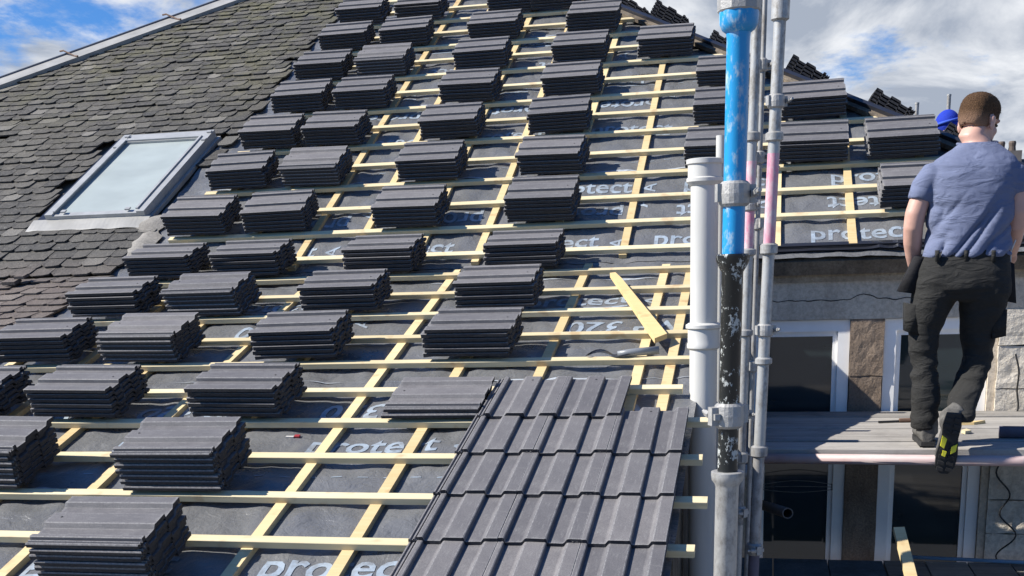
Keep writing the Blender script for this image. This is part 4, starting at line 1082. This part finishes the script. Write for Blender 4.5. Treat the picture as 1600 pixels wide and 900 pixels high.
# --- T-shirt
def shirt_fold(p, n):
    z = p.z; low = sst(0.93, 0.80, z); q = Vector((p.x * 7 + p.z * 5, p.y * 5, p.z * 11 - p.x * 4))
    d = 0.016 * low * noise.noise(q) + 0.010 * low * noise.noise(Vector((p.x * 5, p.y * 4, p.z * 34)))
    diag = abs(noise.noise(Vector(((p.x * .8 - p.z * .6) * 17, (p.x * .6 + p.z * .8) * 4, p.y * 4 + 2)))); mid = sst(1.22, 1.02, z) * sst(0.78, 0.86, z)
    d += -0.024 * mid * (1 - diag) ** 5 + 0.007 * mid
    return d + 0.003 * noise.noise(p * 9)
bm = bmesh.new()
ring_loft(bm, [span(403, 1444, 1579, 1.985, .128), span(398, 1439, 1582, 1.985, .136), span(385, 1442, 1581, 1.988, .132), span(360, 1447, 1580, 1.995, .124), span(330, 1450, 1583, 2.0, .124), span(300, 1450, 1588, 2.005, .127),
               span(275, 1449, 1593, 2.012, .122), span(258, 1452, 1592, 2.02, .112), span(247, 1462, 1586, 2.03, .098), span(239, 1476, 1577, 2.045, .086), span(231, 1489, 1567, 2.055, .076), span(223, 1498, 1557, 2.066, .070)], 32, True, 2.4)
tube_path(bm, [A(1478, 266, 2.015), A(1457, 274, 2.0), A(1443, 293, 1.99), A(1436, 314, 1.985)], [.050, .061, .057, .053], 20)
tube_path(bm, [A(1568, 266, 2.015), A(1583, 274, 2.005), A(1588, 288, 2.0), A(1589, 303, 2.0)], [.050, .060, .055, .051], 20)
sh = solidify('t_shirt', bm, .0085, M['shirt'], man, 3, shirt_fold)
bm = bmesh.new(); c0 = A(1527, 222, 2.066); rg = []
for i in range(28):
    a = 2 * pi * i / 28; rg.append(c0 + Vector((.085 * cos(a), .068 * sin(a), -.004 + .010 * sin(a))))
tube_path(bm, rg + [rg[0]], .0055, 8, False); bm_obj('collar', bm, M['shirt'], man, True)
# --- trousers
def tr_fold(p, n):
    z = p.z; k = math.exp(-((z - 0.42) / 0.13) ** 2) + math.exp(-((z - 0.13) / 0.10) ** 2) * 1.2 + 0.5 * math.exp(-((z - 0.72) / 0.09) ** 2)
    return 0.015 * k * noise.noise(Vector((p.x * 9 + p.z * 6, p.y * 8, p.z * 26))) + 0.005 * noise.noise(p * 14) + 0.007 * noise.noise(Vector((p.x * 5 + p.z * 3, p.y * 6, p.z * 7)))
bm = bmesh.new()
ring_loft(bm, [span(390, 1444, 1576, 1.985, .118), span(400, 1440, 1577, 1.982, .125), span(425, 1433, 1579, 1.972, .140), span(450, 1430, 1580, 1.97, .140), span(468, 1440, 1572, 1.98, .11)], 30, True, 2.4)
ring_loft(bm, [span(436, 1430, 1508, 1.97, .125), span(460, 1424, 1500, 1.972, .125), span(490, 1420, 1482, 1.98, .108), span(516, 1419, 1470, 1.99, .095), span(550, 1422, 1465, 2.0, .082), span(575, 1424, 1465, 2.0, .074), span(605, 1423, 1467, 1.985, .074),
               span(635, 1424, 1467, 1.975, .072), span(655, 1422, 1468, 1.97, .074), span(668, 1425, 1467, 1.97, .070)], 24, True, 2.2)
ring_loft(bm, [span(436, 1500, 1580, 1.97, .125), span(460, 1500, 1579, 1.975, .125), span(490, 1500, 1568, 1.995, .110), span(516, 1501, 1558, 2.015, .098), span(550, 1503, 1552, 2.030, .086), span(575, 1500, 1547, 2.015, .078), span(602, 1488, 1537, 1.97, .074),
               span(630, 1482, 1527, 1.90, .072), span(648, 1478, 1523, 1.86, .072), span(658, 1480, 1519, 1.85, .066)], 24, True, 2.2)
trs = solidify('trousers', bm, .0085, M['trouser'], man, 2, tr_fold)
# pockets stitched on
def patch(name, quad, Y, t, mat, bev=.008):
    bm = bmesh.new(); a = [A(x, y, Y) for x, y in quad]
    hexa(bm, [p + Vector((0, t, 0)) for p in a] + a); bevel(bm, bev, 2); return bm_obj(name, bm, mat, man, True)
patch('cargo_pocket', [(1415, 474), (1440, 478), (1437, 524), (1415, 518)], 1.905, .11, M['trouser'], .018)
patch('cargo_pocket', [(1551, 486), (1574, 484), (1572, 525), (1551, 530)], 1.925, .11, M['trouser'], .014)
for x in (1462, 1507, 1550):
    patch('belt_loop', [(x, 391), (x + 6, 391), (x + 6, 409), (x, 409)], 1.850, .02, M['trouser'], .003)
# --- boots
def boot(parent, M4, shaft_top, lean_v):
    bm = bmesh.new()
    P = lambda x, y, z: M4 @ Vector((x, y, z))
    rows = [(0.0, .030, .048, .060), (.03, .038, .052, .066), (.08, .036, .050, .062), (.14, .040, .042, .050), (.20, .046, .034, .040), (.25, .044, .030, .034), (.278, .030, .024, .022)]
    fx, fz = (M4.to_3x3() @ Vector((1, 0, 0))), (M4.to_3x3() @ Vector((0, 0, 1)))
    ring_loft(bm, [(P(0, y, zc), rx, rz, (fx, fz)) for y, rx, zc, rz in [(a, b, c + .008, min(d, c)) for a, b, c, d in rows]], 20)
    sh_ = [P(0, .055, .05), P(0, .05, .10), shaft_top]
    tube_path(bm, sh_, [.050, .049, .052], 20)
    o = solidify('boot', bm, .006, M['boot'], parent, 2, lambda p, n: .0025 * noise.noise(p * 40))
    bm = bmesh.new(); q = [(-.030, -.004), (-.040, .05), (-.035, .11), (-.046, .19), (-.042, .25), (-.02, .285), (.02, .285), (.044, .25), (.048, .19), (.037, .11), (.041, .05), (.030, -.004)]
    a = [bm.verts.new(P(x, y, 0)) for x, y in q]; b = [bm.verts.new(P(x, y, .020)) for x, y in q]
    bm.faces.new(a[::-1]); bm.faces.new(b)
    for i in range(len(q)): bm.faces.new((a[i], a[(i + 1) % len(q)], b[(i + 1) % len(q)], b[i]))
    for j in range(9):          # tread lugs
        y = .012 + j * .030
        for x0 in (-.034, .006):
            if j in (3,): continue
            hexa(bm, [P(x0, y, -.006), P(x0 + .028, y + .006, -.006), P(x0 + .028, y + .022, -.006), P(x0, y + .016, -.006), P(x0, y, 0.001), P(x0 + .028, y + .006, 0.001), P(x0 + .028, y + .022, .001), P(x0, y + .016, .001)])
    bm_obj('sole', bm, M['sole'], o)
    return o, P
ml = Matrix.Translation((3.895, 1.905, ZP + 0.009))
boot(man, ml, A(1447, 652, 1.965), None)
mr = Matrix.Translation(A(1491, 648, 1.735)) @ Matrix.Rotation(radians(5), 4, 'Y') @ Matrix.Rotation(radians(-79), 4, 'X')
ob, P = boot(man, mr, A(1500, 642, 1.86), None)
for q in ([(-.034, .10), (-.012, .115), (-.018, .16), (-.036, .15)], [(.012, .15), (.036, .135), (.034, .17), (.014, .185)], [(-.022, .17), (-.004, .175), (-.008, .20), (-.022, .195)]):
    bm = bmesh.new(); hexa(bm, [P(x, y, -.0105) for x, y in q] + [P(x, y, -.002) for x, y in q]); bm_obj('sole_insert', bm, M['yellow'], ob)
# --- tool pouches on the belt: worn, so parts of the person
def pouch(quad, Y0, Y1):
    bm = bmesh.new(); a = [A(x, y, Y0) for x, y in quad]; b = [A(x, y, Y0) + Vector((0, Y1 - Y0, 0)) for x, y in quad]
    hexa(bm, b + a); bevel(bm, .008, 2); return bm_obj('tool_pouch', bm, M['pouch'], man, True)
pouch([(1404, 456), (1437, 460), (1444, 402), (1431, 400)], 1.93, 2.02)
pouch([(1567, 470), (1588, 474), (1585, 412), (1570, 405)], 1.94, 2.03)
bm = bmesh.new(); tube_path(bm, [A(1587, 375, 1.98), A(1580, 392, 1.96), A(1578, 420, 1.95)], .003, 6); bm_obj('cord', bm, M['rope'], man)

# --- second worker beyond the hip, only hood and shoulder show
w2 = empty('person', (4.5, 6.05, rslope(6.05, (R0.x - 4.5) / .8576, 0).z)); tag(w2, 'crouching person in a bright blue hood half hidden behind the right-hand tile stack', 'person')
hc = A(1480, 196, 6.0)
bm = bmesh.new()
ell(bm, hc + Vector((0, 0, -.015)), (.075, .092, .11)); ell(bm, hc + Vector((-.01, .07, -.05)), (.05, .05, .06))
ring_loft(bm, [(hc + Vector((0, .02, -.10)), .06, .06), (hc + Vector((0, .03, -.17)), .10, .08), (hc + Vector((0, .05, -.30)), .17, .11), (hc + Vector((0, .12, -.46)), .16, .14)])
for s in (-1, 1):
    limb(bm, [hc + Vector((s * .17, .05, -.22)), hc + Vector((s * .22, -.06, -.36)), hc + Vector((s * .12, -.22, -.36))], [.05, .042, .03])
    limb(bm, [hc + Vector((s * .09, .12, -.46)), hc + Vector((s * .14, -.18, -.42 - .09 * (s < 0) * 0)), hc + Vector((s * .12, .02, -.60 if s > 0 else -.50))], [.085, .06, .045])
    hand(bm, hc + Vector((s * .12, -.22, -.36)), Vector((-s * .2, -.7, -.3)), Vector((-s, 0, .2)), None)
solidify('body', bm, .009, M['skin'], w2, 3)
bm = bmesh.new(); ell(bm, hc + Vector((.002, .008, .008)), (.092, .108, .108), None, 32)
bmesh.ops.delete(bm, geom=[f for f in bm.faces if f.calc_center_median().z < hc.z - .105 or (f.calc_center_median().y > hc.y + .07 and f.calc_center_median().z < hc.z + .02)], context='FACES')
ex = bmesh.ops.extrude_face_region(bm, geom=bm.faces[:])
for e in ex['geom']:
    if isinstance(e, bmesh.types.BMVert): e.co = hc + (e.co - hc) * .95
hd = bm_obj('hood', bm, M['bluecap'], w2, True)
bm = bmesh.new(); rg = []
for i in range(25):
    a = pi + pi * 0.98 * i / 24; rg.append(hc + Vector((.094 * cos(a), .110 * sin(a) + .008, .022 + .020 * cos(a))))
tube_path(bm, rg, .011, 8); bm_obj('hood_band', bm, M['bluecap2'], hd, True)
bm = bmesh.new()
ring_loft(bm, [(hc + Vector((-.008, -.012, -.05)), .090, .105), (hc + Vector((-.012, .0, -.085)), .098, .115), (hc + Vector((-.01, .02, -.14)), .10, .10), (hc + Vector((0, .03, -.2)), .17, .115), (hc + Vector((0, .06, -.32)), .20, .14), (hc + Vector((0, .12, -.48)), .18, .165)])
for s in (-1, 1): limb(bm, [hc + Vector((s * .16, .05, -.22)), hc + Vector((s * .22, -.06, -.36)), hc + Vector((s * .13, -.20, -.36))], [.062, .054, .042])
solidify('jacket', bm, .010, M['jacket'], w2, 3)
bm = bmesh.new()
for s in (-1, 1): limb(bm, [hc + Vector((s * .09, .12, -.46)), hc + Vector((s * .14, -.18, -.42)), hc + Vector((s * .12, .02, -.60 if s > 0 else -.50))], [.10, .075, .055])
solidify('trousers', bm, .010, M['trouser'], w2, 3)

# ================================================================== LIGHT, SKY, CAMERA
sd = Vector((-0.735, -0.212, 0.645)).normalized()
el = math.asin(sd.z); az = math.atan2(sd.x, sd.y)
L = bpy.data.lights.new('sun', 'SUN'); L.energy = 5.0; L.angle = radians(0.53); L.color = (1.0, 0.945, 0.865)
so = bpy.data.objects.new('sun', L); COL.objects.link(so); so.rotation_euler = sd.to_track_quat('Z', 'Y').to_euler(); so.location = sd * 60
w = bpy.data.worlds.new('World'); scn.world = w; w.use_nodes = True
nt = w.node_tree; nt.nodes.clear(); N = nt.nodes.new; K = nt.links.new
out = N('ShaderNodeOutputWorld'); bg = N('ShaderNodeBackground'); sky = N('ShaderNodeTexSky'); sky.sky_type = 'NISHITA'
sky.sun_disc = False; sky.sun_elevation = el; sky.sun_rotation = az; sky.altitude = 50; sky.air_density = 1.0; sky.dust_density = 0.6; sky.ozone_density = 3.0
bg.inputs['Strength'].default_value = 0.10
tc = N('ShaderNodeTexCoord'); sep = N('ShaderNodeSeparateXYZ'); K(tc.outputs['Generated'], sep.inputs[0])
def mth(op, a, b=None, cl=False):
    m = N('ShaderNodeMath'); m.operation = op; m.use_clamp = cl
    for i, x in enumerate((a, b)):
        if x is None: continue
        if isinstance(x, (int, float)): m.inputs[i].default_value = x
        else: K(x, m.inputs[i])
    return m.outputs[0]
dz = mth('ADD', sep.outputs['Z'], 0.22)
cmb = N('ShaderNodeCombineXYZ'); K(mth('DIVIDE', sep.outputs['X'], dz), cmb.inputs[0]); K(mth('DIVIDE', sep.outputs['Y'], dz), cmb.inputs[1])
mp = N('ShaderNodeMapping'); K(cmb.outputs[0], mp.inputs[0]); mp.inputs['Location'].default_value = (0.35, 0.2, 0.0); mp.inputs['Scale'].default_value = (1.0, 0.8, 1)
def nz(scale, detail, rough, dist=0.0, vec=None):
    n = N('ShaderNodeTexNoise'); n.inputs['Scale'].default_value = scale; n.inputs['Detail'].default_value = detail; n.inputs['Roughness'].default_value = rough; n.inputs['Distortion'].default_value = dist
    K(vec or mp.outputs[0], n.inputs['Vector']); return n.outputs['Fac']
big = nz(1.6, 9, 0.6, 0.25); det = nz(4.2, 9, 0.64, 0.35)
side = N('ShaderNodeMapRange'); K(sep.outputs['X'], side.inputs[0]); side.inputs[1].default_value = -0.55; side.inputs[2].default_value = -0.05; side.inputs[3].default_value = 0.005; side.inputs[4].default_value = 0.135
hi = N('ShaderNodeMapRange'); K(sep.outputs['Z'], hi.inputs[0]); hi.inputs[1].default_value = 0.42; hi.inputs[2].default_value = 0.75; hi.inputs[3].default_value = 0.0; hi.inputs[4].default_value = -0.22
bk = N('ShaderNodeMapRange'); K(sep.outputs['Y'], bk.inputs[0]); bk.inputs[1].default_value = 0.35; bk.inputs[2].default_value = -0.2; bk.inputs[3].default_value = 0.0; bk.inputs[4].default_value = -0.2
cov = mth('ADD', mth('ADD', mth('MULTIPLY', big, 0.7), mth('MULTIPLY', det, 0.3)), mth('ADD', side.outputs[0], mth('ADD', hi.outputs[0], bk.outputs[0])))
mask = N('ShaderNodeMapRange'); mask.interpolation_type = 'SMOOTHSTEP'; K(cov, mask.inputs[0]); mask.inputs[1].default_value = 0.49; mask.inputs[2].default_value = 0.59
shade = N('ShaderNodeValToRGB'); K(nz(2.3, 8, 0.58, 0.4), shade.inputs[0])
e = shade.color_ramp.elements; e[0].position = 0.42; e[0].color = (2.2, 2.5, 3.05, 1); e[1].position = 0.62; e[1].color = (5.6, 5.7, 5.85, 1)
skc = N('ShaderNodeMix'); skc.data_type = 'RGBA'; skc.blend_type = 'MULTIPLY'; skc.inputs[0].default_value = 1.0; K(sky.outputs[0], skc.inputs[6]); skc.inputs[7].default_value = (0.24, 0.47, 0.78, 1)
mx = N('ShaderNodeMix'); mx.data_type = 'RGBA'; K(mask.outputs[0], mx.inputs[0]); K(skc.outputs[2], mx.inputs[6]); K(shade.outputs[0], mx.inputs[7])
K(mx.outputs[2], bg.inputs['Color']); K(bg.outputs[0], out.inputs[0])

cam = bpy.data.cameras.new('camera'); co = bpy.data.objects.new('camera', cam); COL.objects.link(co)
cam.sensor_width = 36; cam.sensor_fit = 'HORIZONTAL'; cam.lens = FPX / 1600 * 36
cam.shift_x = (800 - CX) / 1600; cam.shift_y = (CY - 450) / 1600; cam.clip_start = 0.05; cam.clip_end = 1500
R = Matrix((RW[0], -RW[1], -RW[2])).transposed()
co.matrix_world = Matrix.Translation(CAM) @ R.to_4x4()
scn.camera = co
scn.view_settings.view_transform = 'Standard'; scn.view_settings.look = 'None'; scn.view_settings.exposure = 0.86; scn.view_settings.gamma = 1.0
scn.view_settings.use_curve_mapping = False
scn.render.engine = 'CYCLES'; scn.cycles.max_bounces = 6
